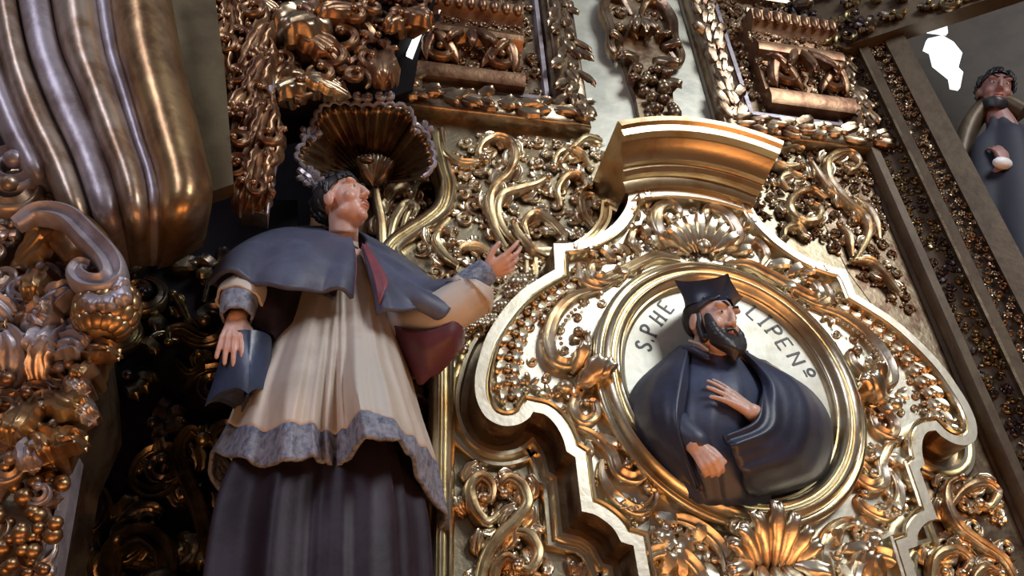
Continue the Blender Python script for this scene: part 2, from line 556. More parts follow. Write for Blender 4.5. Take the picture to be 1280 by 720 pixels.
mb = MB(xf_right)
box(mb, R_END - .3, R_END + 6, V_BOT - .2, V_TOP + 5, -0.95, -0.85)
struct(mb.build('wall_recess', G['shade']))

# floor slab far below, outside the picture
mb = MB(); mb.add([(-6, 0, -1.5), (7, 0, -1.5), (7, 0, 7), (-6, 0, 7)], [(3, 2, 1, 0)])
struct(mb.build('floor', mat('terracotta_floor', (0.30, 0.16, 0.09), 0.6)))

# ------------------------------------------------------------------ cartouche board
LPX = [(783, 242), (783, 257), (772, 275), (755, 292), (735, 305), (710, 312), (694, 315), (695, 345), (680, 352), (655, 370), (635, 393), (616, 425), (605, 460), (603, 485), (607, 510), (617, 530), (635, 538), (655, 535), (666, 527), (669, 519), (681, 522), (692, 532), (700, 547), (706, 569), (716, 574), (722, 640), (742, 645), (760, 660), (769, 680), (782, 681), (788, 722), (793, 770)]
RPX = [(936, 255), (943, 265), (950, 275), (965, 290), (995, 310), (1025, 322), (1054, 327), (1067, 360), (1090, 375), (1118, 393), (1147, 417), (1180, 450), (1202, 480), (1217, 503), (1225, 522), (1224, 541), (1213, 551), (1198, 551), (1180, 542), (1170, 534), (1157, 537), (1151, 549), (1150, 565), (1152, 576), (1146, 584), (1167, 647), (1155, 652), (1143, 665), (1139, 680), (1127, 687), (1137, 722), (1146, 770)]
W_C = 0.16
AX = 1.452                                # axis of the cartouche
hl = np.array([((AX - P(*a, W_C)[0]) * .5 + (P(*b, W_C)[0] - AX) * .5, (P(*a, W_C)[1] + P(*b, W_C)[1]) / 2) for a, b in zip(LPX, RPX)])
half = smooth_poly([tuple(p) for p in hl], [0, 6, 7, 19, 23, 24, 25, 28, 29], 8)   # distances from the axis, top to bottom
left = np.c_[AX - half[:, 0], half[:, 1]]
right = np.c_[AX + half[:, 0], half[:, 1]]
crown = np.array([(AX + half[0, 0] * x, half[0, 1] + .055 * (1 - x * x)) for x in np.linspace(1, -1, 17)[1:-1]])
outline = np.vstack([right[::-1], crown, left])                   # counter-clockwise, open at the bottom
CV = 3.02; CA, CB = 0.537, 0.570                           # oval frame
CU = 1.435
cart = thing('cartouche_board', 'large lobed gilded board with an arched cornice, carrying the oval frame', 'altarpiece panel', (CU, CV, 0))
inn0 = offset_clean(outline, .038)
mb = MB()
both_ = [Vector((p[0], p[1], 0)) for p in outline], [Vector((p[0], p[1], 0)) for p in inn0]
allp = [p for l_ in both_ for p in l_]
tri = tessellate_polygon(both_)
F = []
for t_ in tri:
    a, b, c = [allp[i] for i in t_]
    F.append(t_ if (b - a).cross(c - a).z > 0 else t_[::-1])
mb.add([(p.x, p.y, W_C) for p in allp], F)
mb.build('rim', G['rim'], cart, smooth=30)
mb = MB()
k = len(outline)
mb.add([(p[0], p[1], 0) for p in outline] + [(p[0], p[1], W_C) for p in outline], [(i, (i + 1) % k, k + (i + 1) % k, k + i) for i in range(k)])
mb.build('side', G['bronze'], cart, smooth=40)
mb = MB()
sweep(mb, np.c_[inn0, np.zeros(len(inn0))], [(0, 0), (0, -.012), (.006, -.012), (.008, .002), (.014, .009), (.020, .002), (.022, -.05)], closed=True, w=W_C)
mb.build('inner_bead', G['bright'], cart, smooth=30)
inner = offset_clean(outline, .056)
mb = MB(); fill(mb, offset_clean(outline, .02), W_C - .045)
mb.build('field', G['rim'], cart)

# arched cornice over its neck
def arc(u0, u1, v, sag, n=28):
    return np.array([(u0 + (u1 - u0) * t, v + sag * (1 - (2 * t - 1) ** 2), 0) for t in np.linspace(0, 1, n)])
nv = hl[0][1]
CORN = [(-.02, .10), (-.02, .185), (.000, .20), (.018, .205), (.022, .235), (.040, .250), (.052, .250), (.056, .275), (.078, .290), (.10, .315), (.112, .345), (.118, .350), (.122, .385), (.150, .392), (.158, .41), (.185, .41), (.19, .40), (.19, .0), (-.02, .0)]
mb = MB()
sweep(mb, arc(AX - .325, AX + .300, nv, .07), CORN)
mb.build('cornice', G['cornice'], cart, smooth=35)
# double moulding on the wall that follows the board
border = MB()
bp_ = offset_clean(outline, -.058)
sweep(border, np.c_[bp_, np.zeros(len(bp_))],
      [(-.038, 0), (-.038, .012), (-.028, .026), (-.016, .026), (-.006, .012), (.000, .016), (.008, .034), (.022, .034), (.030, .016), (.032, 0)], closed=True, w=0.0)
o = border.build('border_moulding', G['bright'], smooth=45)
tag(o, 'gilded double moulding on the wall tracing the steps of the lobed board', 'moulding')

# oval frame
def oval(a, b, n=96, cu=CU, cv=CV):
    return np.array([(cu + a * math.cos(t), cv + b * math.sin(t), 0) for t in np.arange(n) * 2 * PI / n])
fr = thing('oval_frame', 'gilded oval moulded frame around the bearded man in black', 'frame', (CU, CV, W_C))
mb = MB()
sweep(mb, oval(CA, CB), [(-.006, -.05), (-.006, .018), (.000, .028), (.010, .030), (.018, .022), (.022, .022), (.032, .046), (.046, .054), (.058, .046), (.062, .034), (.068, .034), (.072, .046), (.082, .052), (.092, .044), (.096, .020), (.104, .012), (.112, .014), (.120, .004), (.126, -.030), (.128, -.06)], closed=True, w=W_C - .02)
mb.build('moulding', G['bright'], fr, smooth=50)
W_P = W_C - .030
mb = MB(); slab(mb, oval(CA - .115, CB - .108), W_P - .03, W_P)
ins = thing('inscription_panel', 'pale oval panel lettered around the bearded man in black', 'panel', (CU, CV, W_P))
mb.build('backboard', G['panel'], ins)

# painted lettering
def letter(ch, x, y, ddx, ddy, hpx, wpx):
    """strokes of one letter; (ddx, ddy) = photo direction from its top to its foot"""
    c = P(x, y, W_P); dn = P(x + ddx, y + ddy, W_P) - c
    k = 1 / math.hypot(ddx, ddy)
    dn = dn[:2] * k
    # reading direction at right angles to the down stroke
    rd = np.array((-dn[1], dn[0])) / np.linalg.norm(dn) * np.linalg.norm(dn)
    def Q(a, b):            # a: -.5..+.5 along the reading direction, b: -.5 top .. +.5 foot
        q = c[:2] + rd * a * wpx + dn * b * hpx
        return (q[0], q[1], W_P + .0005)
    ST = {'S': [[(.38, -.34), (.15, -.5), (-.2, -.47), (-.38, -.28), (-.2, -.08), (.2, .08), (.4, .28), (.2, .47), (-.15, .5), (-.4, .34)]],
          '.': [[(-.14, .40), (.14, .40)], [(-.14, .5), (.14, .5)], [(-.14, .45), (.14, .45)]],
          'P': [[(-.35, -.5), (-.35, .5)], [(-.35, -.48), (.15, -.48), (.4, -.28), (.15, -.04), (-.35, -.02)], [(-.55, .5), (-.15, .5)]],
          'H': [[(-.4, -.5), (-.4, .5)], [(.4, -.5), (.4, .5)], [(-.4, 0), (.4, 0)], [(-.6, .5), (-.2, .5)], [(.2, .5), (.6, .5)]],
          'E': [[(-.35, -.5), (-.35, .5)], [(-.35, -.5), (.4, -.5)], [(-.35, 0), (.25, 0)], [(-.35, .5), (.42, .5)]],
          'L': [[(-.35, -.5), (-.35, .5)], [(-.35, .5), (.42, .5)], [(-.55, -.5), (-.15, -.5)]],
          'I': [[(0, -.5), (0, .5)], [(-.25, -.5), (.25, -.5)], [(-.25, .5), (.25, .5)]],
          'N': [[(-.4, .5), (-.4, -.5)], [(-.4, -.5), (.4, .5)], [(.4, .5), (.4, -.5)]],
          'o': [[(.0, -.5), (-.35, -.3), (-.35, .0), (0, .15), (.35, 0), (.35, -.3), (0, -.5)], [(-.4, .42), (.4, .42)]]}[ch]
    mb = MB()
    for s in ST:
        pth = cr([Q(*q) for q in s], 5) if len(s) > 3 else np.array([Q(*q) for q in s])
        if len(s) == 2: pth = np.array([pth[0] * (1 - t) + pth[1] * t for t in np.linspace(0, 1, 5)])
        band(mb, pth, .0040 if len(s) == 2 and abs(s[0][0] - s[1][0]) > .1 else .0054, [(-1, 0), (-.9, .3), (.9, .3), (1, 0)], 1.0)
    return mb.build('letter', G['ink'], ins)
for ch, x, y, dx, dy, h_, w_ in [('S', 804.5, 432.5, 23, 8, 19, 12), ('.', 808, 423.0, 22, 9, 19, 6), ('P', 811, 413, 22, 9, 21, 13), ('H', 822, 397.5, 19, 14, 20, 13), ('E', 832, 384, 19, 13, 20, 13),
                                 ('L', 943, 391, -14, 12, 17, 11), ('I', 956, 401, -14, 10, 17, 9), ('P', 968, 414.5, -15, 8, 17, 11), ('E', 980, 430, -15, 6, 17, 12), ('N', 995, 448.5, -15, 5, 17, 13), ('o', 1012, 466, -15, 3, 13, 10)]:
    letter(ch, x, y, dx, dy, h_, w_)

# ---- carving on the cartouche (left side traced, mirrored to the right about the board's axis)
W_F = W_C - .045
def mirror(v):
    o = v.copy(); o[:, 0] = 2 * AX - o[:, 0]; return o
def both(fn, name, m):
    for xf in (None, mirror):
        mb = MB(xf); fn(mb); mb.build(name, m, cart, smooth=50)
# spiral volute of the side lobe with its beaded outer edge
def lobe_volute(mb):
    p = cr(Ps([(752, 362), (718, 372), (694, 395), (684, 425), (690, 450), (706, 458), (722, 452), (734, 436), (732, 420), (722, 417)], W_F + .012), 7)
    band(mb, p, [.012, .026, .030, .030, .028, .022, .016, .012], BAND, 1.2)
    ell(mb, p[-1] + np.array((0, 0, .012)), .022, nu=10, nv=7)
    q = cr(Ps([(735, 378), (713, 392), (701, 415), (704, 436), (716, 444)], W_F + .035), 8)
    for a in resample(q, 15): ell(mb, a, .0085, nu=8, nv=6)
both(lobe_volute, 'volute', G['gold'])
def lobe_bulge(mb):
    # outer rope of small leaves and berries between volute and rim
    q = resample(cr(Ps([(716, 352), (690, 366), (663, 388), (643, 420), (634, 455), (634, 488), (645, 516)], W_F), 8), 14)
    rnd = random.Random(4)
    for i, a in enumerate(q[:-1]):
        d = q[i + 1] - a; an = math.atan2(d[1], d[0])
        for s in (-1, 1):
            leaf(mb, a[:2], an + s * .75, .085, .022, W_F, .022, -s * .8, .9, 3, nu=10, nv=7)
        ell(mb, (a[0], a[1], W_F + .022), .014, nu=8, nv=6)
    for k in range(34):
        t = rnd.random(); a = q[int(t * 13)]
        an = rnd.uniform(0, 2 * PI); rr = rnd.uniform(.02, .06)
        ell(mb, (a[0] + .02 + rr * math.cos(an), a[1] - .01 + rr * math.sin(an), W_F + .012), rnd.uniform(.009, .016), nu=8, nv=6)
both(lobe_bulge, 'leaf_rope', G['gold'])
def lower_scroll(mb):
    # chain of curls that runs down between oval and rim
    p = cr(Ps([(738, 470), (724, 490), (716, 512), (728, 528), (744, 520), (742, 504), (732, 505)], W_F + .01), 7)
    band(mb, p, [.010, .022, .024, .022, .018, .013], BAND, 1.2); ell(mb, p[-1] + np.array((0, 0, .014)), .016, nu=9, nv=6)
    p = cr(Ps([(722, 535), (740, 545), (762, 568), (772, 592), (792, 600), (806, 588), (800, 572), (788, 572), (782, 584)], W_F + .012), 7)
    band(mb, p, [.010, .020, .026, .028, .026, .022, .016, .012], BAND, 1.2); ell(mb, p[-1] + np.array((0, 0, .016)), .020, nu=9, nv=6)
    p = cr(Ps([(752, 575), (752, 598), (766, 622), (792, 640), (812, 632), (818, 618), (808, 612)], W_F + .012), 7)
    band(mb, p, [.008, .020, .026, .026, .02, .014, .011], BAND, 1.2); ell(mb, p[-1] + np.array((0, 0, .014)), .017, nu=9, nv=6)
    for x, y in ((776, 634), (782, 636), (789, 637), (796, 635), (803, 630)): ell(mb, P(x, y, W_F + .035), .009, nu=8, nv=6)
    for x, y, a, l in ((735, 480, -.6, .09), (748, 540, -1.2, .10), (760, 560, -.2, .09), (770, 610, -1.9, .08), (800, 604, .3, .08), (740, 556, -2.4, .07), (815, 640, -.8, .09), (728, 498, 2.6, .06)):
        leaf(mb, P(x, y, W_F)[:2], a, l, .024, W_F, .03, .9, .9, 3, nu=11, nv=7)
both(lower_scroll, 'scroll', G['gold'])
def bottom_arch(mb):
    # arched band at the foot of the board with a coil inside
    p = cr(Ps([(832, 648), (856, 652), (884, 668), (902, 690), (910, 722), (913, 760)], W_F + .012), 7)
    band(mb, p, [.016, .026, .026, .026, .026], BAND, 1.2)
    p = cr(Ps([(800, 735), (806, 700), (826, 690), (852, 696), (872, 716), (878, 740)], W_F + .012), 7)
    band(mb, p, [.016, .026, .03, .026, .02], BAND, 1.2)
    c = P(838, 662, W_F)
    cscroll(mb, c, .036, .3, 1.2, 1, W_F + .01, .011)
    for x, y, a, l in ((846, 690, 2.2, .10), (832, 700, 1.2, .09), (870, 690, 2.7, .10), (884, 700, -1.9, .10), (815, 680, -.3, .08), (822, 720, .6, .09), (850, 730, 1.3, .12), (865, 680, .7, .06)):
        leaf(mb, P(x, y, W_F)[:2], a, l, .028, W_F, .035, .8, .9, 3, nu=11, nv=7)
both(bottom_arch, 'arch_scroll', G['gold'])
# shell crest between neck and oval
def crest(mb):
    c = P(868, 320, W_F)
    cu = AX
    for k in range(-3, 4):
        leaf(mb, (cu + k * .014, c[1] + .0), PI / 2 - k * .27, .19 - abs(k) * .012, .026, W_F + .02, .055, -k * .16, 1.1, 2, nu=12, nv=7)
    ell(mb, (cu, c[1] + .01, W_F + .06), (.03, .035, .025))
mb = MB(); crest(mb); mb.build('shell_crest', G['gold'], cart)
def crest_side(mb):
    p = cr(Ps([(862, 318), (842, 304), (826, 298), (818, 282), (822, 264), (838, 258), (848, 268), (842, 278)], W_F + .015), 7)
    band(mb, p, [.012, .026, .034, .034, .028, .020, .014], BAND, 1.3); ell(mb, p[-1] + np.array((0, 0, .02)), .02, nu=9, nv=6)
    p = cr(Ps([(850, 326), (822, 322), (800, 330), (776, 342), (752, 352), (738, 346), (740, 332), (752, 330)], W_F + .012), 7)
    band(mb, p, [.012, .024, .026, .026, .026, .02, .014], BAND, 1.3); ell(mb, p[-1] + np.array((0, 0, .016)), .018, nu=9, nv=6)
    p = cr(Ps([(800, 318), (788, 304), (792, 290), (806, 288), (808, 298)], W_F + .012), 7)
    band(mb, p, [.010, .02, .02, .016, .012], BAND, 1.3)
    p = cr(Ps([(722, 330), (726, 350), (746, 360), (768, 352)], W_F + .012), 7)
    band(mb, p, [.010, .022, .022, .012], BAND, 1.3)
    for x, y, a, l in ((846, 292, 1.9, .10), (832, 312, 2.6, .10), (812, 306, 1.7, .09), (790, 318, 2.9, .11), (770, 330, 2.2, .10), (752, 322, 2.8, .08), (808, 262, 1.3, .08), (838, 246, .6, .07), (850, 250, 1.2, .08), (784, 335, -2.4, .09), (730, 322, 2.4, .07), (800, 276, 2.2, .07)):
        leaf(mb, P(x, y, W_F)[:2], a, l, .027, W_F, .036, .9, .9, 3, nu=11, nv=7)
both(crest_side, 'crest_scroll', G['gold'])
# fill between the traced pieces
fm = MB()
reg = [p for p in inner if p[1] > P(700, 760, W_F)[1]]
ov = oval(CA + .0, CB + .0)
pts, rnd = scatter(inner, .062, 11, .42)
for (x, y) in pts:
    if ((x - CU) / (CA + .03)) ** 2 + ((y - CV) / (CB + .03)) ** 2 < 1 or y < V_BOT + .2: continue
    if rnd.random() < .6:
        cscroll(fm, (x, y), .022, rnd.uniform(0, 6), 1.1, rnd.choice((-1, 1)), W_F, .0065, .010, n=18)
    else:
        a = rnd.uniform(0, 6)
        for s in (-.7, 0, .7):
            leaf(fm, (x - .02 * math.cos(a), y - .02 * math.sin(a)), a + s, .055, .013, W_F, .018, s, .9, 2, nu=8, nv=5)
fm.build('carved_foliage', G['gold'], cart)
# clasps that hold the oval: broken leaf at the left and right, big acanthus at the foot
def clasp(mb):
    for x, y, a, l, w_ in ((716, 490, .55, .14, .042), (722, 482, .15, .13, .036), (712, 474, .95, .11, .03)):
        leaf(mb, P(x, y, W_F)[:2], a, l, w_, W_F + .03, .08, .5, 1.0, 3, nu=16, nv=9)
    ell(mb, P(706, 484, W_F + .03), (.03, .028, .03))
for xf in (None, mirror):
    mb = MB(xf); clasp(mb); mb.build('leaf_clasp', G['gold'], fr, smooth=50)
mb = MB()
c = P(953, 690, W_F)
for k in (-3, -2, -1, 0, 1, 2, 3):
    leaf(mb, (CU - .012 + k * .020, c[1] - .08), PI / 2 - k * .20, .21 - abs(k) * .022, .032, W_F + .04 - abs(k) * .006, .11 - abs(k) * .012, -k * .25, 1.2, 3, nu=15, nv=9)
for s in (-1, 1):
    cscroll(mb, (CU - .012 + s * .10, c[1] + .07), .042, PI / 2, 1.2, s, W_F + .05, .014)
    leaf(mb, (CU - .012 + s * .05, c[1] - .02), -PI / 2 + s * .8, .16, .035, W_F + .02, .07, s * .6, 1, 3)
for k in (-1, 0, 1):
    leaf(mb, (CU - .012 + k * .03, c[1] - .04), -PI / 2 + k * .4, .2, .035, W_F + .03, .07, 0, 1, 3)
mb.build('acanthus_clasp', G['gold'], fr, smooth=50)

# ------------------------------------------------------------------ carved spandrels on the wall
def uv(pts, w=0.0): return [tuple(P(x, y, w)[:2]) for x, y in pts]
sp = thing('carved_spandrel', 'gilded foliage carving between the raised hand and the arched cornice', 'carving', P(640, 250))
STEMS = [
 ([(632, 312), (618, 290), (611, 262), (616, 240), (634, 222), (642, 202), (636, 184), (618, 178), (602, 186), (597, 199), (606, 206)], [.014, .026, .030, .030, .028, .026, .022, .016]),
 ([(648, 312), (628, 292), (620, 270), (626, 250), (648, 242), (668, 236), (684, 226)], [.014, .026, .028, .026, .022, .012]),
 ([(552, 178), (558, 196), (574, 208), (594, 208), (604, 200)], [.012, .026, .026, .020, .012]),
 ([(572, 334), (554, 322), (544, 306), (550, 294), (562, 297), (564, 308)], [.014, .026, .026, .02, .014]),
 ([(615, 320), (596, 312), (578, 314), (570, 322)], [.012, .024, .022, .012]),
 ([(660, 300), (654, 282), (668, 272), (686, 282), (702, 300), (700, 308)], [.012, .024, .028, .026, .016]),
 ([(682, 322), (664, 316), (648, 300), (640, 280)], [.010, .024, .024, .012]),
 ([(700, 260), (696, 240), (706, 226), (722, 224), (730, 236), (722, 244)], [.012, .022, .024, .02, .014]),
 ([(738, 212), (726, 196), (708, 192), (694, 200), (690, 214)], [.012, .024, .024, .014]),
 ([(752, 178), (732, 176), (714, 190), (700, 206)], [.012, .024, .022, .010]),
 ([(740, 285), (728, 270), (726, 252), (738, 250), (742, 262)], [.012, .022, .024, .018, .012]),
]
for i, (pp, r) in enumerate(STEMS):
    mb = MB(); stem(mb, pp, r, .02, seed=i + 3); mb.build('scroll', G['gold'], sp, smooth=50)
mb = MB()
foliage(mb, uv([(556, 172), (768, 172), (752, 210), (735, 260), (770, 285), (730, 303), (690, 312), (690, 345), (660, 360), (600, 400), (560, 420), (560, 372), (506, 325), (515, 302), (562, 270), (566, 232)]), .075, .0, 21, .75)
mb.build('carved_foliage', G['gold'], sp, smooth=50)
# grape cluster under the hand
mb = MB(); rnd = random.Random(9)
for k in range(95):
    t = rnd.random()
    x = 668 - 92 * t + rnd.uniform(-14, 14) * (1.2 - t); y = 352 + 78 * t + rnd.uniform(-12, 12)
    ell(mb, P(x, y, rnd.uniform(.015, .055)), rnd.uniform(.014, .027) * (1.25 - .55 * t), nu=9, nv=7)
mb.build('berry_cluster', G['gold'], sp)

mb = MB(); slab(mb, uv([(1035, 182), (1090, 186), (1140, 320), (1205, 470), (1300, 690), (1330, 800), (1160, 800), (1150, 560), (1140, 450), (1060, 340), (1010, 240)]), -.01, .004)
struct(mb.build('wall_shade_sheet', G['bronze']))  # thin sheet added; puts the wall's dimmer right end into colour
sr = thing('carved_spandrel', 'gilded foliage carving right of the arched cornice, below the right framed panel', 'carving', P(1030, 260))
STEMS = [
 ([(1066, 330), (1082, 300), (1080, 278), (1062, 262), (1046, 246), (1032, 226), (1032, 206), (1046, 196), (1062, 198), (1070, 210), (1060, 218), (1053, 212)], [.014, .026, .028, .028, .028, .028, .024, .018, .012]),
 ([(1050, 252), (1034, 240), (1020, 222), (1010, 204)], [.012, .024, .022, .010]),
 ([(1004, 188), (990, 184), (970, 192), (964, 206), (980, 214), (1000, 210)], [.012, .024, .026, .024, .012]),
 ([(1030, 250), (1012, 240), (992, 248), (984, 264), (996, 280), (1016, 280), (1022, 266), (1010, 258)], [.012, .024, .026, .026, .022, .014]),
 ([(1010, 300), (994, 286), (980, 290), (976, 302)], [.012, .024, .022, .012]),
 ([(1064, 322), (1058, 298), (1046, 284)], [.010, .024, .012]),
 ([(1062, 328), (1084, 330), (1104, 350), (1122, 372)], [.012, .026, .024, .010]),
 ([(984, 240), (974, 228), (984, 222), (1002, 226)], [.012, .022, .022, .012]),
 ([(1098, 300), (1092, 280), (1080, 262), (1066, 250)], [.010, .022, .022, .010]),
]
for i, (pp, r) in enumerate(STEMS):
    mb = MB(); stem(mb, pp, r, .02, seed=i + 23); mb.build('scroll', G['gold'], sr, smooth=50)
mb = MB()
foliage(mb, uv([(958, 186), (1076, 190), (1092, 240), (1112, 300), (1130, 360), (1150, 405), (1118, 385), (1076, 350), (1062, 320), (1000, 302), (950, 280), (934, 256), (955, 215)]), .056, .004, 31, .8, margin=.3)
mb.build('carved_foliage', G['bronze'], sr, smooth=50)

sl = thing('foliage_carving', 'gilded foliage carving low on the wall beside the statue, left of the stepped moulding', 'carving', P(620, 660))
STEMS = [
 ([(598, 770), (598, 735), (606, 700), (624, 672), (642, 655), (656, 634), (650, 612), (634, 602), (622, 612), (628, 622)], [.016, .028, .030, .030, .030, .028, .024, .018, .012]),
 ([(628, 640), (608, 655), (592, 640), (586, 615), (598, 600), (612, 610), (612, 628), (602, 626)], [.014, .026, .03, .03, .026, .02, .014]),
 ([(640, 665), (660, 672), (670, 695), (660, 715), (644, 712)], [.014, .026, .028, .024, .014]),
 ([(622, 760), (616, 720), (630, 700), (646, 708)], [.014, .028, .024, .014]),
]
for i, (pp, r) in enumerate(STEMS):
    mb = MB(); stem(mb, pp, r, .02, seed=i + 43); mb.build('scroll', G['gold'], sl, smooth=50)
mb = MB()
foliage(mb, uv([(572, 578), (600, 582), (650, 594), (664, 600), (676, 640), (690, 690), (720, 690), (740, 720), (750, 780), (570, 780)]), .08, .0, 41, .75)
mb.build('carved_foliage', G['gold'], sl, smooth=50)

sq = thing('foliage_carving', 'orange-lit gilded foliage carving in the lower right corner below the curled lobe', 'carving', P(1210, 650))
STEMS = [
 ([(1280, 760), (1250, 705), (1215, 680), (1190, 660), (1176, 630), (1180, 608), (1196, 600)], [.014, .026, .03, .03, .026, .018, .012]),
 ([(1160, 735), (1164, 700), (1186, 690), (1204, 704), (1196, 720)], [.012, .028, .028, .022, .014]),
 ([(1182, 640), (1200, 615), (1222, 606), (1240, 618), (1232, 636), (1218, 632)], [.012, .024, .026, .024, .02, .014]),
 ([(1215, 760), (1210, 730), (1225, 712), (1245, 720)], [.012, .026, .024, .012]),
]
for i, (pp, r) in enumerate(STEMS):
    mb = MB(); stem(mb, pp, r, .02, seed=i + 63); mb.build('scroll', G['gold'], sq, smooth=50)
mb = MB()
foliage(mb, uv([(1168, 598), (1225, 592), (1255, 640), (1290, 720), (1310, 780), (1160, 780), (1165, 700), (1178, 660)]), .08, .0, 61, .75)
mb.build('carved_foliage', G['gold'], sq, smooth=50)

# niche edge moulding
mb = MB()
sweep(mb, niche_path, [(-.046, -.05), (-.046, .02), (-.036, .042), (-.022, .048), (-.010, .038), (-.006, .026), (.0, .026), (.006, .040), (.020, .050), (.034, .042), (.042, .02), (.042, 0)][::1], w=0.0)
o = mb.build('niche_moulding', G['bright'], smooth=45)
tag(o, 'double gilded moulding curving round the niche behind the statue and down to a straight post', 'moulding')

# ------------------------------------------------------------------ upper zone: two framed panels, plain boards, pendant
def leafstrip(mb, a, b, wd, w, seed, step=.09, n=2):
    """carved strip of overlapping leaves from a to b (u, v)"""
    a = np.array(a[:2]); b = np.array(b[:2]); d = b - a; L = np.linalg.norm(d); d /= L; nn = np.array((-d[1], d[0]))
    an = math.atan2(d[1], d[0]); rnd = random.Random(seed)
    k = max(2, int(L / step))
    for i in range(k):
        c = a + d * (i + .2) * L / k
        for s in (-1, 1):
            leaf(mb, c + nn * s * wd * .18, an + s * rnd.uniform(-.1, 1.1), step * rnd.uniform(.9, 1.9), wd * rnd.uniform(.22, .42), w, wd * rnd.uniform(.12, .25), -s * rnd.uniform(.3, 1.2), 1.0, 3, nu=11, nv=7)
        leaf(mb, c, an + rnd.uniform(-.6, .6), step * rnd.uniform(1, 1.7), wd * .24, w + wd * .08, wd * .22, 0, 1.1, 2, nu=10, nv=7)
def framed(name_label, u0, u1, v0, v1, inn, seed, m1, m2, corb):
    """rectangular frame carved with leaves round a sunk field with a bracket pedestal"""
    t = thing('framed_panel', name_label, 'panel', ((u0 + u1) / 2, v0, 0))
    mb = MB()
    box(mb, u0 + .05, u1 - .05, v0 + .05, v1, -.02, .015)
    mb.build('field', G['bronze'], t)
    rect = np.array([(u0, v0, 0), (u1, v0, 0), (u1, v1, 0), (u0, v1, 0)])
    fw = .17
    mb = MB()
    sweep(mb, rect, [(0, 0), (0, .07), (.012, .085), (.03, .095), (fw * .55, .105), (fw * .8, .085), (fw * .86, .06), (fw * .9, .065), (fw, .055), (fw + .01, .01)], closed=True)
    mb.build('frame', m1, t, smooth=45)
    mb = MB()
    leafstrip(mb, (u0 + .02, v0 + fw * .42), (u1 - .03, v0 + fw * .42), .085, .092, seed, .085)
    leafstrip(mb, (u0 + fw * .42, v0 + .06), (u0 + fw * .42, v1), .085, .092, seed + 1, .085)
    leafstrip(mb, (u1 - fw * .42, v1), (u1 - fw * .42, v0 + .06), .085, .092, seed + 2, .085)
    mb.build('leaf_carving', m1, t)
    # flat fillet
    r2 = np.array([(u0 + fw + .03, v0 + fw + .03, 0), (u1 - fw - .03, v0 + fw + .03, 0), (u1 - fw - .03, v1, 0), (u0 + fw + .03, v1, 0)])
    mb = MB()
    sweep(mb, r2, [(-.014, 0), (-.014, .05), (.008, .052), (.012, .0)], closed=True)
    mb.build('fillet', G['mauve'], t)
    a0, a1, b0, b1 = inn
    mb = MB()
    foliage(mb, [(u0 + fw + .05, v0 + fw + .05), (u1 - fw - .05, v0 + fw + .05), (u1 - fw - .05, v1), (u0 + fw + .05, v1)], .075, .015, seed + 5, 1.0, margin=.3)
    mb.build('carved_foliage', m1, t)
    # pedestal: stacked mouldings with two scroll brackets and a gadrooned rim
    ub, vb = (a0 + a1) / 2, b0
    hw = (a1 - a0) / 2
    p = thing_part = MB()
    H = b1 - b0
    prof = [(0, 0), (0, .10), (H * .06, .12), (H * .14, .12), (H * .17, .09), (H * .5, .10), (H * .55, .15), (H * .60, .16), (H * .66, .15), (H * .70, .11), (H * .78, .13), (H * .86, .19), (H * .97, .20), (H, .18), (H, 0)]
    sweep(p, np.array([(a0, vb, 0), (a1, vb, 0)]), prof)
    ped = p.build('pedestal', m2, t, smooth=35)
    mb = MB()
    for s in (-1, 1):
        c = (ub + s * hw * .50, vb + H * .30)
        cscroll(mb, c, hw * .30, PI / 2, 1.25, -s, .12, hw * .075, .03)
        leaf(mb, (ub + s * hw * .2, vb + H * .16), PI / 2 - s * .4, H * .42, hw * .12, .11, .06, -s * .7, 1, 3)
        leaf(mb, (ub + s * hw * .78, vb + H * .16), PI / 2 - s * .2, H * .36, hw * .12, .11, .05, s * .9, 1, 3)
    for k in range(-1, 2):
        leaf(mb, (ub + k * .03, vb + H * .62), -PI / 2 + k * .5, H * .36, hw * .10, .15, .05, 0, 1, 3)
    mb.build('bracket_scroll', m2, ped)
    mb = MB()
    foliage(mb, [(a0, vb + H * .17), (a1, vb + H * .17), (a1, vb + H * .52), (a0, vb + H * .52)], .062, .092, seed + 8, .9, margin=.2)
    foliage(mb, [(a0, vb + H * .66), (a1, vb + H * .66), (a1, vb + H * .84), (a0, vb + H * .84)], .05, .125, seed + 9, .9, margin=.2)
    mb.build('carved_foliage', m1, ped)
    mb = MB()
    ng = 9
    for k in range(ng):
        x = a0 + (k + .5) * (a1 - a0) / ng
        ell(mb, (x, vb + H * .91, .19), ((a1 - a0) / ng * .42, H * .085, .03), nu=10, nv=8)
    mb.build('gadroon', m2, ped)
    return t
u1 = P(738, 164, .05)[0]; v0 = P(640, 152, .05)[1]
u0 = P(488, 140, .05)[0]
fl = framed('dark gilded leaf-carved frame with bracket pedestal, left of the pendant carving', u0, u1, v0, V_TOP, (P(517, 90, .1)[0], P(655, 90, .1)[0], P(600, 112, .05)[1], P(600, 14, .12)[1]), 101, G['bronze'], G['bole'], 0)
u2 = P(908, 176, .05)[0]; v2 = P(1000, 180, .05)[1]
u3 = P(1078, 180, .05)[0]
fr2 = framed('dark gilded leaf-carved frame with orange-lit pedestal, right of the pendant carving', u2, u3 + .12, v2, V_TOP, (P(968, 137, .1)[0], P(1074, 137, .1)[0], P(1010, 138, .08)[1], P(1020, 36, .12)[1]), 131, G['bronze'], G['bole'], 0)

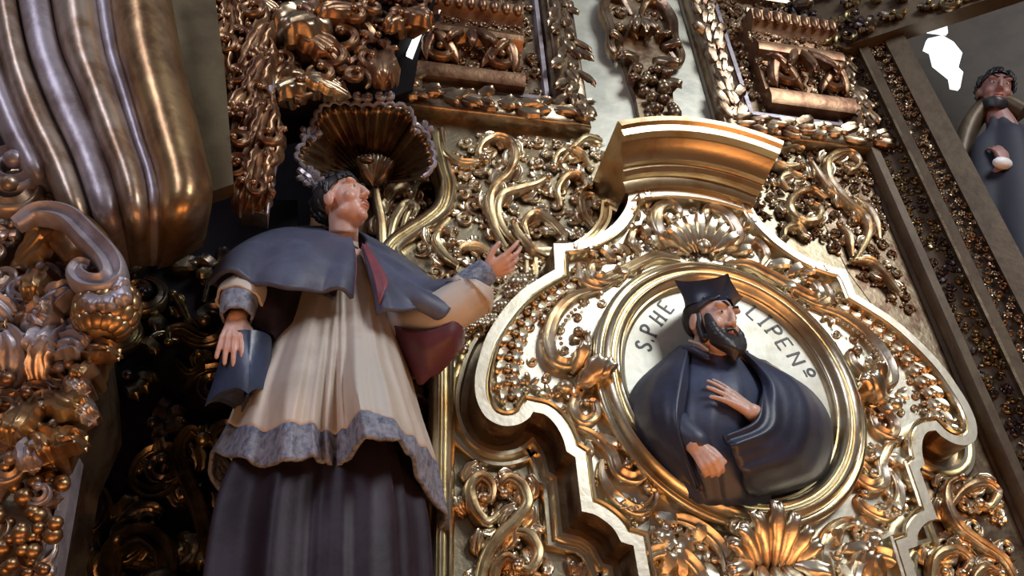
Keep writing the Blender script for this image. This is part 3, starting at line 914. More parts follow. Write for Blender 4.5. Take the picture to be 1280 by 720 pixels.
# smooth grey-green boards between the frames, split by a seam
mb = MB()
ua = P(738, 160, 0)[0] - .02; ub_ = P(897, 178, 0)[0]
box(mb, ua, ub_ - .006, V_MID - .12, V_TOP, 0, .012)
struct(mb.build('trim_1', G['board']))
mb = MB()
box(mb, ub_ + .006, u2 + .05, V_MID - .12, V_TOP, 0, .012)
struct(mb.build('trim_2', G['board']))

pd = thing('pendant_carving', 'dark gilded carved pendant with two scrolls and hanging fruit on the smooth board', 'carving', P(810, 90, .012))
pu = P(806, 90, .012)[0]
def pm(v):
    o = v.copy(); o[:, 0] = 2 * pu - o[:, 0]; return o
vt, vb2 = P(806, -4, .03)[1], P(818, 172, .03)[1]
H = vt - vb2
mb = MB()
prof = [(0.00, .10), (.10, .13), (.22, .13), (.34, .15), (.46, .16), (.60, .20), (.70, .23), (.80, .23), (.90, .20), (1.0, .08)]
pl = [(pu + .0 + x * .80, vb2 + t * H) for t, x in prof]; pr = [(pu - x * .80, vb2 + t * H) for t, x in prof]
slab(mb, cr(np.array(pl + pr[::-1]), 4, True), .012, .05)
mb.build('backing', G['bronze'], pd)
for xf in (None, pm):
    mb = MB(xf)
    p = np.array([(pu + .03, vb2 + .80 * H, .05), (pu + .08, vb2 + .90 * H, .06), (pu + .155, vb2 + .90 * H, .065), (pu + .20, vb2 + .78 * H, .07), (pu + .185, vb2 + .64 * H, .07), (pu + .20, vb2 + .52 * H, .065), (pu + .17, vb2 + .47 * H, .06), (pu + .14, vb2 + .53 * H, .07)])
    band(mb, cr(p, 8), [.012, .026, .032, .030, .026, .024, .020, .014], BAND, 1.4)
    cscroll(mb, (pu + .10, vb2 + .80 * H), .055, 0, 1.2, 1, .055, .015)
    mb.build('scroll', G['bronze'], pd)
    for x, y, a, l in ((.02, .62, 1.2, .16), (.04, .50, -.9, .16), (.10, .60, -.5, .11), (.03, .92, .8, .10), (.13, .92, 1.3, .07), (.06, .36, -1.2, .13), (.09, .44, -1.9, .12), (.02, .98, 1.2, .07), (.11, .70, -1.5, .10)):
        mb = MB(xf); leaf(mb, (pu + x, vb2 + y * H), a, l, .036, .05, .05, .8, 1.1, 3, nu=14, nv=9)
        mb.build('leaf', G['bronze'], pd, smooth=80)
mb = MB(); rnd = random.Random(5)
for k in range(26):
    t = rnd.random()
    ell(mb, (pu + rnd.uniform(-.075, .075), vb2 + .03 + t * .36 * H, .06 + rnd.uniform(0, .05)), rnd.uniform(.022, .036), nu=10, nv=7)
mb.build('fruit', G['bronze'], pd)
mb = MB()
for s in (-.35, 0, .35):
    leaf(mb, (pu, vb2 + .76 * H), -PI / 2 + s, .20, .026, .07, .07, 0, .8, 1)
mb.build('centre_leaf', G['bronze'], pd)

# ------------------------------------------------------------------ right return wall: upright bands
t = thing('carved_pilaster', 'tall brown pilaster with two upright strips of gilded carving at the right', 'pilaster', xf_right(np.array([[XR(1190), P(1190, 640)[1], 0]]))[0])
def rband(name, x0, x1, z0, z1, m):
    mb = MB(xf_right); box(mb, XR(x0), XR(x1), V_BOT, V_TOP, z0, z1); return mb.build(name, m, t)
mb = MB(xf_right)
sweep(mb, np.array([(XR(1125), V_BOT, 0), (XR(1125), V_TOP, 0)]), [(-(XR(1148) - XR(1125)), 0), (-(XR(1148) - XR(1125)), .03), (-.5 * (XR(1148) - XR(1125)), .055), (-.01, .04), (0, .02), (0, 0)])
mb.build('edge_moulding', G['brownboard'], t)
rband('fillet', 1182, 1199, 0, .055, G['brownboard'])
mb = MB(xf_right)
sweep(mb, np.array([(XR(1182), V_BOT, 0), (XR(1182), V_TOP, 0)]), [(-.012, .05), (-.012, .066), (0, .066), (0, .05)])
mb.build('fillet_edge', G['bronze'], t)
rband('side_board', 1228, 1262, 0, .05, G['brownboard'])
def strip(x0, x1, z, seed, name, m):
    mb = MB(xf_right)
    a, b = XR(x0), XR(x1)
    foliage(mb, [(a, V_BOT), (b, V_BOT), (b, V_TOP), (a, V_TOP)], (b - a) * .42, z, seed, .9, margin=.2)
    o = mb.build(name, m, t)
strip(1148, 1182, .0, 71, 'carved_strip', G['dark'])
strip(1199, 1228, .02, 73, 'carved_strip', G['bronze'])
# carved cornice over the return wall
t = thing('cornice_carving', 'dark carved foliage crossing the top of the picture above the right pilaster', 'carving', xf_right(np.array([[XR(1160), PR(1120, 20)[1], .1]]))[0])
mb = MB(xf_right)
vv = PR(1110, 40, .1)[1]
a, b = XR(1118), R_END + 1.0
slab(mb, [(a, vv), (b, vv), (b, V_TOP), (a, V_TOP)], 0, .10)
mb.build('board', G['brownboard'], t)
mb = MB(xf_right)
foliage(mb, [(a, vv), (b, vv), (b, V_TOP + .3), (a, V_TOP + .3)], .12, .10, 77, 1.1, margin=.2)
mb.build('carved_foliage', G['dark'], t)

# added glowing patches in place of bright spots of light
def glow_panel(name, pts, w, right=False):
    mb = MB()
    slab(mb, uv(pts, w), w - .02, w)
    o = mb.build(name, G['glow_white']); struct(o)
glow_panel('glow_patch_1', [(1160, 48), (1178, 44), (1192, 52), (1203, 66), (1198, 84), (1204, 90), (1200, 110), (1190, 108), (1188, 96), (1168, 80), (1164, 64), (1156, 60)], .30)
glow_panel('glow_patch_2', [(1160, 29), (1184, 31), (1185, 41), (1161, 38)], .30)
glow_panel('glow_patch_3', [(508, 66), (523, 32), (529, 36), (516, 70)], .16)  # glow imitates light catching an edge
glow_panel('glow_patch_4', [(546, 0), (566, -4), (562, 6), (549, 14)], .16)

# ------------------------------------------------------------------ left side: fluted drapery
dr = thing('fluted_drapery', 'huge gilded drapery with deep hanging folds filling the upper left corner', 'drapery', P(150, 160, .55))
def fold(name, L, R, bulge, w, m, wend=None, pw=.75):
    """one rounded fold between two traced edges (photo pixels), bulging out of the wall"""
    n = 34
    a = resample(cr(np.array(L, float), 8), n); b = resample(cr(np.array(R, float), 8), n)
    g = []
    for i in range(n):
        tt = i / (n - 1)
        cu_ = max(0, (tt - .76) / .24)
        ww = w - .34 * cu_ ** 2.2
        row = []
        for j in range(13):
            s = j / 12
            x = a[i] * (1 - s) + b[i] * s
            row.append(P(x[0], x[1], ww + bulge * (math.sin(PI * s) ** pw) * (1 - .25 * tt)))
        g.append(row)
    mb = MB(); mb.grid(g); o = mb.build(name, m, dr, smooth=60)
    so = o.modifiers.new('solid', 'SOLIDIFY'); so.thickness = .02; so.offset = 0
fold('fold', [(-40, -20), (-30, 70), (-4, 150), (30, 215), (60, 270)], [(-10, -30), (2, 70), (28, 140), (56, 200), (84, 268)], .07, .50, G['mauve'])
fold('fold', [(-16, -30), (0, 62), (22, 138), (52, 200), (92, 290), (118, 330)], [(16, -30), (36, 70), (64, 140), (94, 205), (122, 290), (140, 335)], .08, .52, G['drape'])
fold('fold', [(20, -30), (38, 60), (66, 136), (96, 200), (124, 285), (142, 335)], [(56, -30), (72, 56), (94, 110), (120, 172), (146, 250), (160, 335)], .05, .55, G['mauve'], pw=.4)
fold('fold', [(60, -30), (76, 56), (98, 110), (122, 172), (146, 235), (164, 330)], [(118, -30), (130, 56), (146, 112), (166, 172), (184, 235), (188, 330)], .10, .55, G['drape'])
fold('fold', [(116, -30), (131, 56), (148, 112), (168, 172), (186, 235), (190, 330)], [(136, -30), (146, 56), (162, 112), (178, 172), (198, 235), (206, 325)], .025, .57, G['mauve'], pw=.5)
fold('fold', [(134, -30), (146, 56), (162, 112), (180, 172), (198, 235), (200, 335)], [(206, -30), (222, 60), (238, 130), (253, 195), (262, 240), (252, 305)], .14, .55, G['drape2'], pw=.55)
ob = MB()
slab(ob, uv([(206, -30), (266, -30), (282, 100), (292, 230), (262, 240), (250, 200), (236, 130), (220, 60)], .46), .40, .46)
tag(ob.build('backing_board', G['olive']), 'smooth olive-brown board between the drapery and the upright leaf carving', 'board')

st_ = thing('carved_strip', 'upright strip of gilded leaf carving at the right edge of the drapery', 'carving', P(305, 130, .40))
mb = MB()
slab(mb, uv([(266, -30), (322, -30), (336, 100), (340, 200), (334, 268), (300, 262), (290, 200), (280, 100)], .38), .30, .38)
mb.build('board', G['bronze'], st_)
mb = MB(); rnd = random.Random(8)
for k in range(8):
    y = 268 - k * 42
    xc = 290 + y * .09
    for sd in (-1, 1, 0):
        a = P(xc + sd * 13 + rnd.uniform(-3, 3), y + rnd.uniform(-5, 5), .38)
        leaf(mb, a[:2], PI / 2 - sd * .30 + rnd.uniform(-.3, .3), rnd.uniform(.2, .34), .055, .37, .045 + .02 * (sd == 0), sd * .75, .9, 5, .5, nu=28, nv=15)
foliage(mb, uv([(266, -30), (322, -30), (336, 100), (340, 200), (334, 268), (300, 262), (290, 200), (280, 100)], .40), .10, .415, 88, 1.2, margin=.1)
mb.build('leaf_carving', G['bole'], st_, smooth=60)
mb = MB()
q = cr(Ps([(322, -30), (330, 40), (336, 110), (340, 190), (334, 268)], .385), 8)
band(mb, q, [.022, .022, .022, .022, .018, .005], ROUND, 1.4)
mb.build('edge_moulding', G['mauve'], st_)

# ------------------------------------------------------------------ left column: volute console and heaped carving
vc = thing('volute_console', 'big gilded C-scroll ending in a scaly ball under the drapery', 'carving', P(120, 340, .62))
p = cr(Ps([(20, 282), (48, 268), (84, 274), (112, 300), (136, 326), (143, 346), (130, 358), (108, 356), (95, 344), (100, 332), (112, 334)], .62), 9)
mb = MB()
band(mb, p, [.02, .03, .034, .036, .036, .034, .030, .026, .020, .016], BAND, 1.3)
mb.build('scroll', G['mauve'], vc)
mb = MB()
g = []
pa = cr(Ps([(52, 284), (84, 286), (112, 316), (120, 340)], .56), 8)
band(mb, pa, [.03, .07, .07, .03], ROUND, .6)
mb.build('scroll_web', G['drape2'], vc)
c = P(134, 388, .56)
R_ = .085
mb = MB(); ell(mb, c, (R_ * .95, R_ * 1.15, R_ * .9), nu=24, nv=16); ball = mb.build('ball', G['drape2'], vc)
mb = MB()
for r in range(4):
    for k in range(9):
        th = PI * (.30 + r * .15); ph = -1.5 + (k + .5 * (r % 2)) * .42
        d = np.array((math.sin(th) * math.sin(ph), math.cos(th), math.sin(th) * math.cos(ph)))
        ell(mb, c + d * np.array((R_ * .95, R_ * 1.15, R_ * .9)) * .985, (.021, .027, .012), np.array([_n(np.cross((0, 1, 0), d)), _n(np.cross(d, np.cross((0, 1, 0), d))), d]).T, nu=12, nv=8)
mb.build('scale', G['drape2'], ball)
for a, l in ((.4, .16), (-.2, .15), (-.8, .14), (1.0, .12)):
    mb = MB(); leaf(mb, P(128, 366, .6)[:2], a - .6, l * .6, .035, .60, .04, -.9, .8, 3)
    mb.build('leaf', G['mauve'], vc, smooth=80)

cl = thing('carved_column', 'column heaped with gilded leaves, scrolls and buds along the left edge', 'column', P(50, 560, .45))
mb = MB()
slab(mb, uv([(-60, 190), (60, 200), (90, 280), (110, 330), (125, 440), (128, 500), (95, 570), (60, 740), (-80, 740)], .40), .10, .40)
mb.build('core', G['bronze'], cl)
mb = MB()
slab(mb, uv([(88, 556), (96, 566), (66, 735), (46, 735)], .44), .36, .44)
mb.build('edge_board', G['mauve'], cl)
rnd = random.Random(12)
for (x, y, a, l, w_, b) in [(14, 340, .3, .20, .055, 1.1), (40, 345, -.6, .18, .05, -1.2), (72, 400, -1.0, .20, .05, -1.3), (20, 395, -.5, .2, .055, 1.5), (60, 440, .6, .18, .05, -1.6), (97, 432, -1.1, .18, .045, 1.3), (15, 455, .4, .19, .055, 1.5), (74, 490, -1.3, .18, .05, 1.2), (104, 492, -1.6, .16, .04, 1.2), (30, 505, -.7, .18, .05, -1.4), (52, 545, -1.0, .17, .05, 1.3), (10, 560, .2, .18, .05, -1.4), (84, 540, -2.2, .16, .045, 1.0), (104, 455, -.6, .14, .04, -1.5), (44, 470, .9, .17, .05, -1.6), (88, 455, 1.8, .15, .04, 1.4), (60, 505, 2.2, .15, .04, -1.4), (30, 430, 2.0, .16, .045, 1.4), (112, 470, -1.9, .13, .035, 1.4), (8, 500, 1.0, .17, .05, 1.5)]:
    mb = MB(); leaf(mb, P(x, y, .44)[:2], a, l, w_, .45, .10, b, 1.0, 4, .4, nu=28, nv=13)
    mb.build('leaf', rnd.choice((G['silvery'], G['drape2'], G['mauve'])), cl, smooth=80)
for (x, y, r, a, cw) in [(28, 222, .12, .6, 1), (12, 250, .10, 2.6, -1), (55, 385, .085, 0, 1), (28, 412, .09, 1.5, -1), (98, 470, .07, 1, 1), (20, 480, .08, 3, 1), (60, 515, .065, 0, -1), (20, 590, .07, 0, 1), (55, 622, .045, .4, 1), (80, 430, .06, 2, -1), (100, 440, .05, 4, 1), (40, 440, .07, 5, 1), (75, 470, .06, 1.4, -1), (45, 500, .06, 2.4, 1), (85, 510, .05, 0, -1), (30, 545, .065, 1, 1), (72, 545, .05, 3, -1), (5, 430, .07, 2, 1), (5, 520, .07, 4, -1), (62, 350, .06, 1, 1), (30, 370, .06, 3, -1)]:
    mb = MB(); cscroll(mb, P(x, y, .47), r, a, 1.25, cw, .47, r * .28, .05)
    mb.build('scroll', rnd.choice((G['drape'], G['bole'], G['mauve'])), cl)
mb = MB()
foliage(mb, uv([(-40, 200), (40, 200), (84, 330), (118, 430), (122, 500), (90, 560), (66, 690), (60, 740), (-60, 740)], .42), .095, .44, 91, 1.2, margin=.1)
mb.build('carved_foliage', G['silvery'], cl)
mb = MB()
for k in range(48):
    t = rnd.random()
    x = rnd.uniform(-10, 86 - 26 * t); y = 570 + 150 * t
    ell(mb, P(x, y, .46 + rnd.uniform(0, .06)), rnd.uniform(.012, .024), nu=10, nv=7)
mb.build('berry_cluster', G['drape2'], cl)

# ------------------------------------------------------------------ niche: dark carving behind the statue
nc = thing('niche_carving', 'dark gilded carving inside the niche left of the statue', 'carving', P(200, 560, -.2))
W_N = -.22
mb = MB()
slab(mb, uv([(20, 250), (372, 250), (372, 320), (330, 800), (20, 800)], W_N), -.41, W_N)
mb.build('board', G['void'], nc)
for i, (pp, r) in enumerate([
 ([(150, 760), (140, 720), (150, 690), (180, 676), (205, 690), (212, 715), (204, 740)], [.03, .05, .055, .055, .05, .04]),
 ([(265, 740), (262, 690), (250, 640), (232, 600), (225, 570), (240, 545), (256, 556)], [.02, .04, .04, .04, .03, .02]),
 ([(285, 420), (255, 425), (232, 415), (214, 418), (212, 432)], [.01, .022, .026, .022, .012]),
 ([(240, 410), (230, 390), (218, 372)], [.012, .022, .012]),
 ([(160, 600), (190, 620), (215, 610), (222, 588), (204, 575), (190, 588)], [.016, .034, .04, .034, .026, .016]),
 ([(220, 450), (236, 470), (252, 462), (250, 446)], [.01, .022, .022, .012]),
 ([(255, 380), (262, 350), (250, 330)], [.012, .022, .012])]):
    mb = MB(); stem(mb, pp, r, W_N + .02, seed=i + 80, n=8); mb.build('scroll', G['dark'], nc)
mb = MB()
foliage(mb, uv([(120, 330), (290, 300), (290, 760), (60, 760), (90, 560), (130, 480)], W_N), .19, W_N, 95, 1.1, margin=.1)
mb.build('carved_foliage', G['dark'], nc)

nr = thing('niche_carving', 'red-brown gilded carving inside the niche between shell and curved moulding', 'carving', P(510, 250, -.1))
mb = MB()
ul_ = P(385, 300, -.16)[0]
slab(mb, [(p[0] - .055, p[1]) for p in niche_path[::-1]] + [(ul_, niche_path[0][1]), (ul_, niche_path[-1][1])], -.41, -.16)
mb.build('board', G['bole'], nr)
for i, (pp, r) in enumerate([
 ([(478, 320), (476, 285), (470, 255), (466, 225)], [.03, .03, .026, .016]),
 ([(486, 310), (492, 282), (506, 262), (520, 268), (514, 282)], [.016, .03, .03, .026, .016]),
 ([(498, 300), (510, 268), (520, 240), (534, 230)], [.012, .026, .026, .014]),
 ([(482, 262), (490, 246), (506, 238), (512, 248)], [.012, .026, .024, .014])]):
    mb = MB(); stem(mb, pp, r, -.14, seed=i + 180, n=8); mb.build('scroll', G['gold'], nr)
mb = MB()
foliage(mb, uv([(470, 200), (548, 190), (560, 240), (530, 285), (485, 315), (470, 320)], -.16), .085, -.16, 96, 1.0, margin=.1)
foliage(mb, uv([(500, 430), (545, 430), (545, 700), (520, 700)], -.16), .085, -.16, 97, 1.0, margin=.1)
mb.build('carved_foliage', G['bole'], nr)

# ------------------------------------------------------------------ shell over the statue's head
sh = thing('niche_shell', 'brown gilded scallop shell with a curled rim above the cleric\'s head', 'shell', P(465, 222, -.10))
hinge = P(463, 228, -.13)
NR = 23
rim_px = [(384, 215), (372, 196), (384, 176), (392, 158), (400, 140), (415, 133), (430, 132), (446, 134), (462, 135), (478, 133), (492, 134), (506, 137), (514, 146), (518, 160), (530, 168), (536, 180), (541, 196), (540, 210), (530, 222)]
rim = resample(cr(Ps([(x, y, .20 - .10 * abs(i - 9) / 9) for i, (x, y) in enumerate(rim_px)]), 6), NR * 6 + 1)
g = []
for i, e_ in enumerate(rim):
    s = abs(math.sin(PI * i / 6))
    row = []
    for k in range(14):
        t = k / 13
        q = hinge * (1 - t) + e_ * t
        q = q + np.array((0, .05, -.07)) * math.sin(PI * t * .85) * .9
        q = q + np.array((0, -.5, .8)) * .034 * t ** .7 * (1 - s) ** 1.5
        if k == 13: q = q + (e_ - hinge) * .035 * s
        row.append(q)
    g.append(row)
mb = MB(); mb.grid(g)
o = mb.build('fan', G['bronze'], sh, smooth=60)
so = o.modifiers.new('solid', 'SOLIDIFY'); so.thickness = .014; so.offset = 0
mb = MB()
rr = []
for i, e_ in enumerate(rim):
    s = abs(math.sin(PI * i / 6))
    rr.append(e_ + (e_ - hinge) * .035 * s + np.array((0, .0, .01)))
limb(mb, np.array(rr)[::2], [.010] * len(rr[::2]), n=7)
for i in (9, 10, 11, 12, 13):
    c = rim[i * 6 + 3] + np.array((0, .025, .03))
    cscroll(mb, c, .024, 1.5, 1.1, 1 if i % 2 else -1, c[2], .010, .02)
for x, y in ((388, 170), (384, 222), (528, 164), (392, 228)):
    c = P(x, y, .12)
    for s in range(5): leaf(mb, c[:2], s * 1.25, .05, .018, c[2], .02, .4, .9, 2, nu=8, nv=5)
mb.build('curled_rim', G['mauve'], sh)
mb = MB()
for k in range(-2, 3): leaf(mb, P(466, 234, -.08)[:2], PI / 2 + k * .3, .14, .03, -.08, .07, 0, .8, 2)
ell(mb, P(458, 200, .03), (.035, .018, .02))
mb.build('hinge_leaf', G['bronze'], sh)

# ------------------------------------------------------------------ leafy canopy above
cn = thing('leaf_canopy', 'overhanging mass of red-brown gilded leaves at the top, above the shell', 'carving', P(420, 80, .35))
W_K = .25
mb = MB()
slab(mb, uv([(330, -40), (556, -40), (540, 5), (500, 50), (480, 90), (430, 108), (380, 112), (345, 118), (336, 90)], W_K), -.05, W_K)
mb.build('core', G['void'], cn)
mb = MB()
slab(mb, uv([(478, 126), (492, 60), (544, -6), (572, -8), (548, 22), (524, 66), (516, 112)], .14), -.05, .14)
mb.build('gap_shade_slab', G['void'], cn)  # black slab added for the shaded gap beside the canopy
rnd = random.Random(33)
for (x, y, a, l, w_, lift, b, mt) in [
 (418, 30, -2.1, .36, .13, .10, -.3, 'bronze'), (470, 28, -2.35, .34, .055, .13, -.2, 'bole'), (350, 20, -.4, .25, .08, .10, -.8, 'bole'), (385, 8, .1, .20, .07, .10, -1.0, 'bronze'), (440, 95, 2.5, .3, .08, .08, .8, 'bole'), (400, 110, -2.6, .26, .07, .07, .6, 'bronze'),
 (480, 70, -1.7, .28, .08, .06, .3, 'bole'), (500, 20, -1.2, .22, .07, .08, .7, 'bole'), (455, 5, .6, .2, .07, .12, 1.1, 'bronze'), (350, 80, -1.2, .24, .06, .08, -.8, 'bole'), (375, 140, 2.7, .26, .05, .05, -.3, 'bronze'), (440, 128, 2.9, .22, .05, .06, .5, 'bronze'), (520, 30, -2.4, .22, .06, .06, .3, 'bole'), (360, 45, 2.5, .18, .06, .09, .9, 'bronze'), (330, 95, -1.4, .2, .05, .06, .3, 'bronze')]:
    mb = MB(); leaf(mb, P(x, y, W_K)[:2], a, l, w_, W_K + .02, lift, b, .8, 4, .30, nu=30, nv=17)
    mb.build('leaf', G[mt], cn, smooth=80)
for (x, y, r, a, cw) in [(445, 22, .06, 1, 1), (462, 12, .05, 2, -1), (375, 22, .05, 0, 1), (345, 78, .04, 2, 1), (405, -5, .06, 0, -1)]:
    mb = MB(); cscroll(mb, P(x, y, .36), r, a, 1.3, cw, .36, r * .3, .04); mb.build('scroll', G['bole'], cn)
mb = MB()
foliage(mb, uv([(335, -40), (548, -40), (530, 0), (490, 60), (478, 100), (400, 116), (350, 124)], W_K), .10, W_K, 98, 1.0, margin=.15)
foliage(mb, uv([(335, -40), (540, -40), (520, 0), (484, 60), (440, 112), (400, 128), (350, 140)], W_K + .05), .13, W_K + .05, 99, 1.2, margin=.05)
mb.build('carved_foliage', G['bole'], cn)

# ------------------------------------------------------------------ figures
def remesh(mb, name, m, parent, voxel, smooth_it=4):
    """one continuous skin around overlapping closed shapes"""
    o = mb.build(name + '_tmp', m, parent)
    r = o.modifiers.new('r', 'REMESH'); r.mode = 'VOXEL'; r.voxel_size = voxel
    s = o.modifiers.new('s', 'SMOOTH'); s.factor = .5; s.iterations = smooth_it
    dg = bpy.context.evaluated_depsgraph_get()
    me = bpy.data.meshes.new_from_object(o.evaluated_get(dg))
    me.name = name
    loc = tuple(o.location)
    bpy.data.objects.remove(o)
    me.materials.clear(); me.materials.append(m)
    me.shade_smooth()
    q = bpy.data.objects.new(name, me); col.objects.link(q)
    q.parent = parent
    ORI[q.name] = ORI[parent.name]
    return q
def frame3(fwd, up):
    """columns: right, forward, up"""
    f = _n(fwd); u = np.array(up, float); u = _n(u - f * np.dot(u, f)); r = np.cross(f, u)
    return np.array([r, f, u]).T
def head_shapes(mb, c, R, s, nose=1.0):
    A = lambda q: np.array(c) + R @ (np.array(q) * s)
    E_ = lambda q, r: ell(mb, A(q), np.array(r) * s, R, 20, 14)
    E_((0, -.012, .040), (.074, .094, .082))
    E_((0, .030, .008), (.064, .062, .078))
    E_((0, .034, -.050), (.054, .054, .060))
    E_((0, .066, -.094), (.024, .020, .020))
    for k in (-1, 1):
        E_((k * .036, .060, -.022), (.026, .026, .028))      # cheeks
        E_((k * .030, .080, .046), (.028, .016, .012))       # brows
        E_((k * .076, -.004, -.004), (.011, .022, .034))     # ears
        E_((k * .030, .072, .020), (.016, .013, .012))       # lids
        E_((k * .011, .096, -.023), (.009, .010, .008))      # nostrils
        E_((k * .045, .020, -.066), (.018, .030, .022))      # jaw
    limb(mb, [A((0, .088, .036)), A((0, .102, .012)), A((0, .109 * nose, -.017))], np.array((.0095, .010, .0115)) * s, 10)
    E_((0, .090, -.052), (.025, .010, .0075)); E_((0, .088, -.066), (.021, .010, .008))
    return A
def face_parts(c, R, s, parent, brow=True, gaze=(0, 0)):
    A = lambda q: np.array(c) + R @ (np.array(q) * s)
    for k in (-1, 1):
        mb = MB(); ell(mb, A((k * .030, .0795, .020)), np.array((.0125, .0078, .0075)) * s, R, 14, 10)
        ell(mb, A((k * .030 + gaze[0], .0858, .020 + gaze[1])), np.array((.0055, .0022, .0058)) * s, R, 12, 8, mi=1)
        mb.build('eye', [G['white_eye'], G['iris']], parent)
        if brow:
            mb = MB()
            limb(mb, [A((k * .012, .0955, .047)), A((k * .030, .095, .054)), A((k * .050, .080, .048))], np.array((.004, .005, .003)) * s, 8)
            mb.build('eyebrow', G['hair'], parent)
    mb = MB()
    ell(mb, A((0, .0935, -.053)), np.array((.022, .0085, .0052)) * s, R, 14, 8); ell(mb, A((0, .0915, -.0655)), np.array((.018, .0085, .0058)) * s, R, 14, 8)
    mb.build('lips', G['lip'], parent)
def hair_cap(c, R, s, parent, m, name='hair', front=.25, low=-.45, seed=2, k=1.07, locks=90):
    """locks of hair over skull; front: how far it comes over the forehead"""
    mb = MB(); rnd = random.Random(seed)
    A = lambda q: np.array(c) + R @ (np.array(q) * s)
    nu, nv_ = 40, 22
    g = []
    for i in range(nv_):
        row = []
        for j in range(nu):
            ph = 2 * PI * j / nu
            y = math.cos(ph)              # +1 front
            lim = PI * (.5 - (front - .0) * .5 * max(0, y) ** 1.5 + .34 * max(0, -y) + .15 * (1 - abs(y)))
            if y > 0: lim = PI * (.30 + .30 * (1 - y) ** .9 + front * .2)
            th = lim * i / (nv_ - 1)
            lock = 1 + .025 * math.sin(9 * ph + 3 * math.sin(5 * th)) * (i / nv_) + .012 * math.sin(23 * ph + 8 * th)
            kk = k * lock * (1 if i < nv_ - 1 else .96)
            row.append(A((.078 * kk * math.sin(th) * math.sin(ph), -.012 + .098 * kk * math.sin(th) * math.cos(ph), .040 + .086 * kk * math.cos(th))))
        g.append(row)
    mb.grid(g, cv=True)
    for q in range(locks):
        ph = rnd.uniform(0, 2 * PI); y = math.cos(ph)
        lim = PI * (.30 + .30 * (1 - y) ** .9 + front * .2) if y > 0 else PI * (.5 + .34 * max(0, -y) + .15 * (1 - abs(y)))
        th = lim * (1 - rnd.random() ** 1.6 * .75)
        p = lambda t_, w_: A((.079 * w_ * math.sin(t_) * math.sin(ph + .15 * (t_ - th)), -.012 + .099 * w_ * math.sin(t_) * math.cos(ph + .15 * (t_ - th)), .040 + .087 * w_ * math.cos(t_)))
        limb(mb, [p(th - .30, k), p(th - .12, k * 1.045), p(th + .04, k * 1.01)], np.array((.006, .011, .006)) * s, 7)
    return mb.build(name, m, parent, smooth=60)
def hand(mb, wrist, d, dorsal, thumb, s=1.0, curl=(.3, .35, .4, .45), spread=.10, tcurl=.3, topen=.75, wr=.024):
    """palm, four unequal fingers and a thumb. d: wrist to fingertips; dorsal: back of the hand; thumb: side the thumb leaves"""
    d = _n(d); n = np.array(dorsal, float); n = _n(n - d * np.dot(n, d)); t = np.array(thumb, float)
    t = np.cross(d, n) * (1 if np.dot(np.cross(d, n), t) > 0 else -1)
    w = np.array(wrist, float)
    L = [.94, 1.04, .98, .78]
    kn = []
    for i in range(4):
        o = (1.5 - i) * .0205
        k = w + (d * (.088 - .004 * abs(i - 1)) + t * o + n * (.004 - .003 * abs(i - 1.3))) * s
        kn.append(k)
        limb(mb, [w + t * o * .55 * s, w * .5 + k * .5 + t * o * .1 * s, k], np.array((.017, .0165, .0125)) * s, 10)
    ell(mb, w + (d * .048) * s, np.array((.038, .046, .0135)) * s, np.array([t, d, n]).T, 14, 10)
    for i in range(4):
        dd = _n(d + t * spread * (1.5 - i)); p = kn[i]; pts = [p]; a = 0
        for q, l in enumerate((.042, .027, .021)):
            a += curl[i] * (1.0 if q == 0 else .85)
            v = dd * math.cos(a) - n * math.sin(a)
            p = p + v * l * L[i] * s; pts.append(p)
        limb(mb, pts, np.array((.0105, .0095, .0086, .0074)) * s, 10)
    b = w + (t * .022 + d * .018 - n * .004) * s
    v = _n(t * topen + d * (1 - .4 * topen) - n * .25)
    p1 = b + v * .040 * s
    v2 = _n(v * (1 - tcurl) + d * tcurl * 1.2 - n * .15); p2 = p1 + v2 * .031 * s
    v3 = _n(v2 * .8 + d * .35); p3 = p2 + v3 * .024 * s
    limb(mb, [w + d * .008 * s + t * .008 * s, b, p1, p2, p3], np.array((.015, .0165, .0125, .0108, .0086)) * s, 10)
    return kn
def net(cols, nr=8, nc=6, closed=False, fold=None):
    """cloth surface through a net of control points: columns of points top to bottom"""
    C = np.array([[P(*q) if len(q) == 3 else q for q in c] for c in cols], float)
    rows = []
    for r in range(C.shape[1]):
        rows.append(cr(C[:, r], nc, closed))
    M = np.array(rows)                                     # control rows x dense columns
    out = np.array([cr(M[:, j], nr) for j in range(M.shape[1])])     # columns x rows
    if fold:
        out = fold(out)
    return out
def cloth(name, g, m, parent, closed=False, th=.010, flip=False):
    mb = MB(); mb.grid(g, cu=closed, flip=flip)
    o = mb.build(name, m, parent, smooth=70)
    s = o.modifiers.new('solid', 'SOLIDIFY'); s.thickness = th; s.offset = -1
    return o
def wrinkle(amp, freq, grow=1.0, seed=0):
    """folds along the columns, deeper towards the hem"""
    ph = random.Random(seed).uniform(0, 6)
    def f(g):
        a, b = g.shape[:2]
        o = g.copy()
        for i in range(a):
            k = math.sin(freq * 2 * PI * i / a + ph) + .5 * math.sin(freq * 3.7 * PI * i / a + 2 * ph)
            o[i, :, 2] += amp * k * np.linspace(0, 1, b) ** grow
        return o
    return f

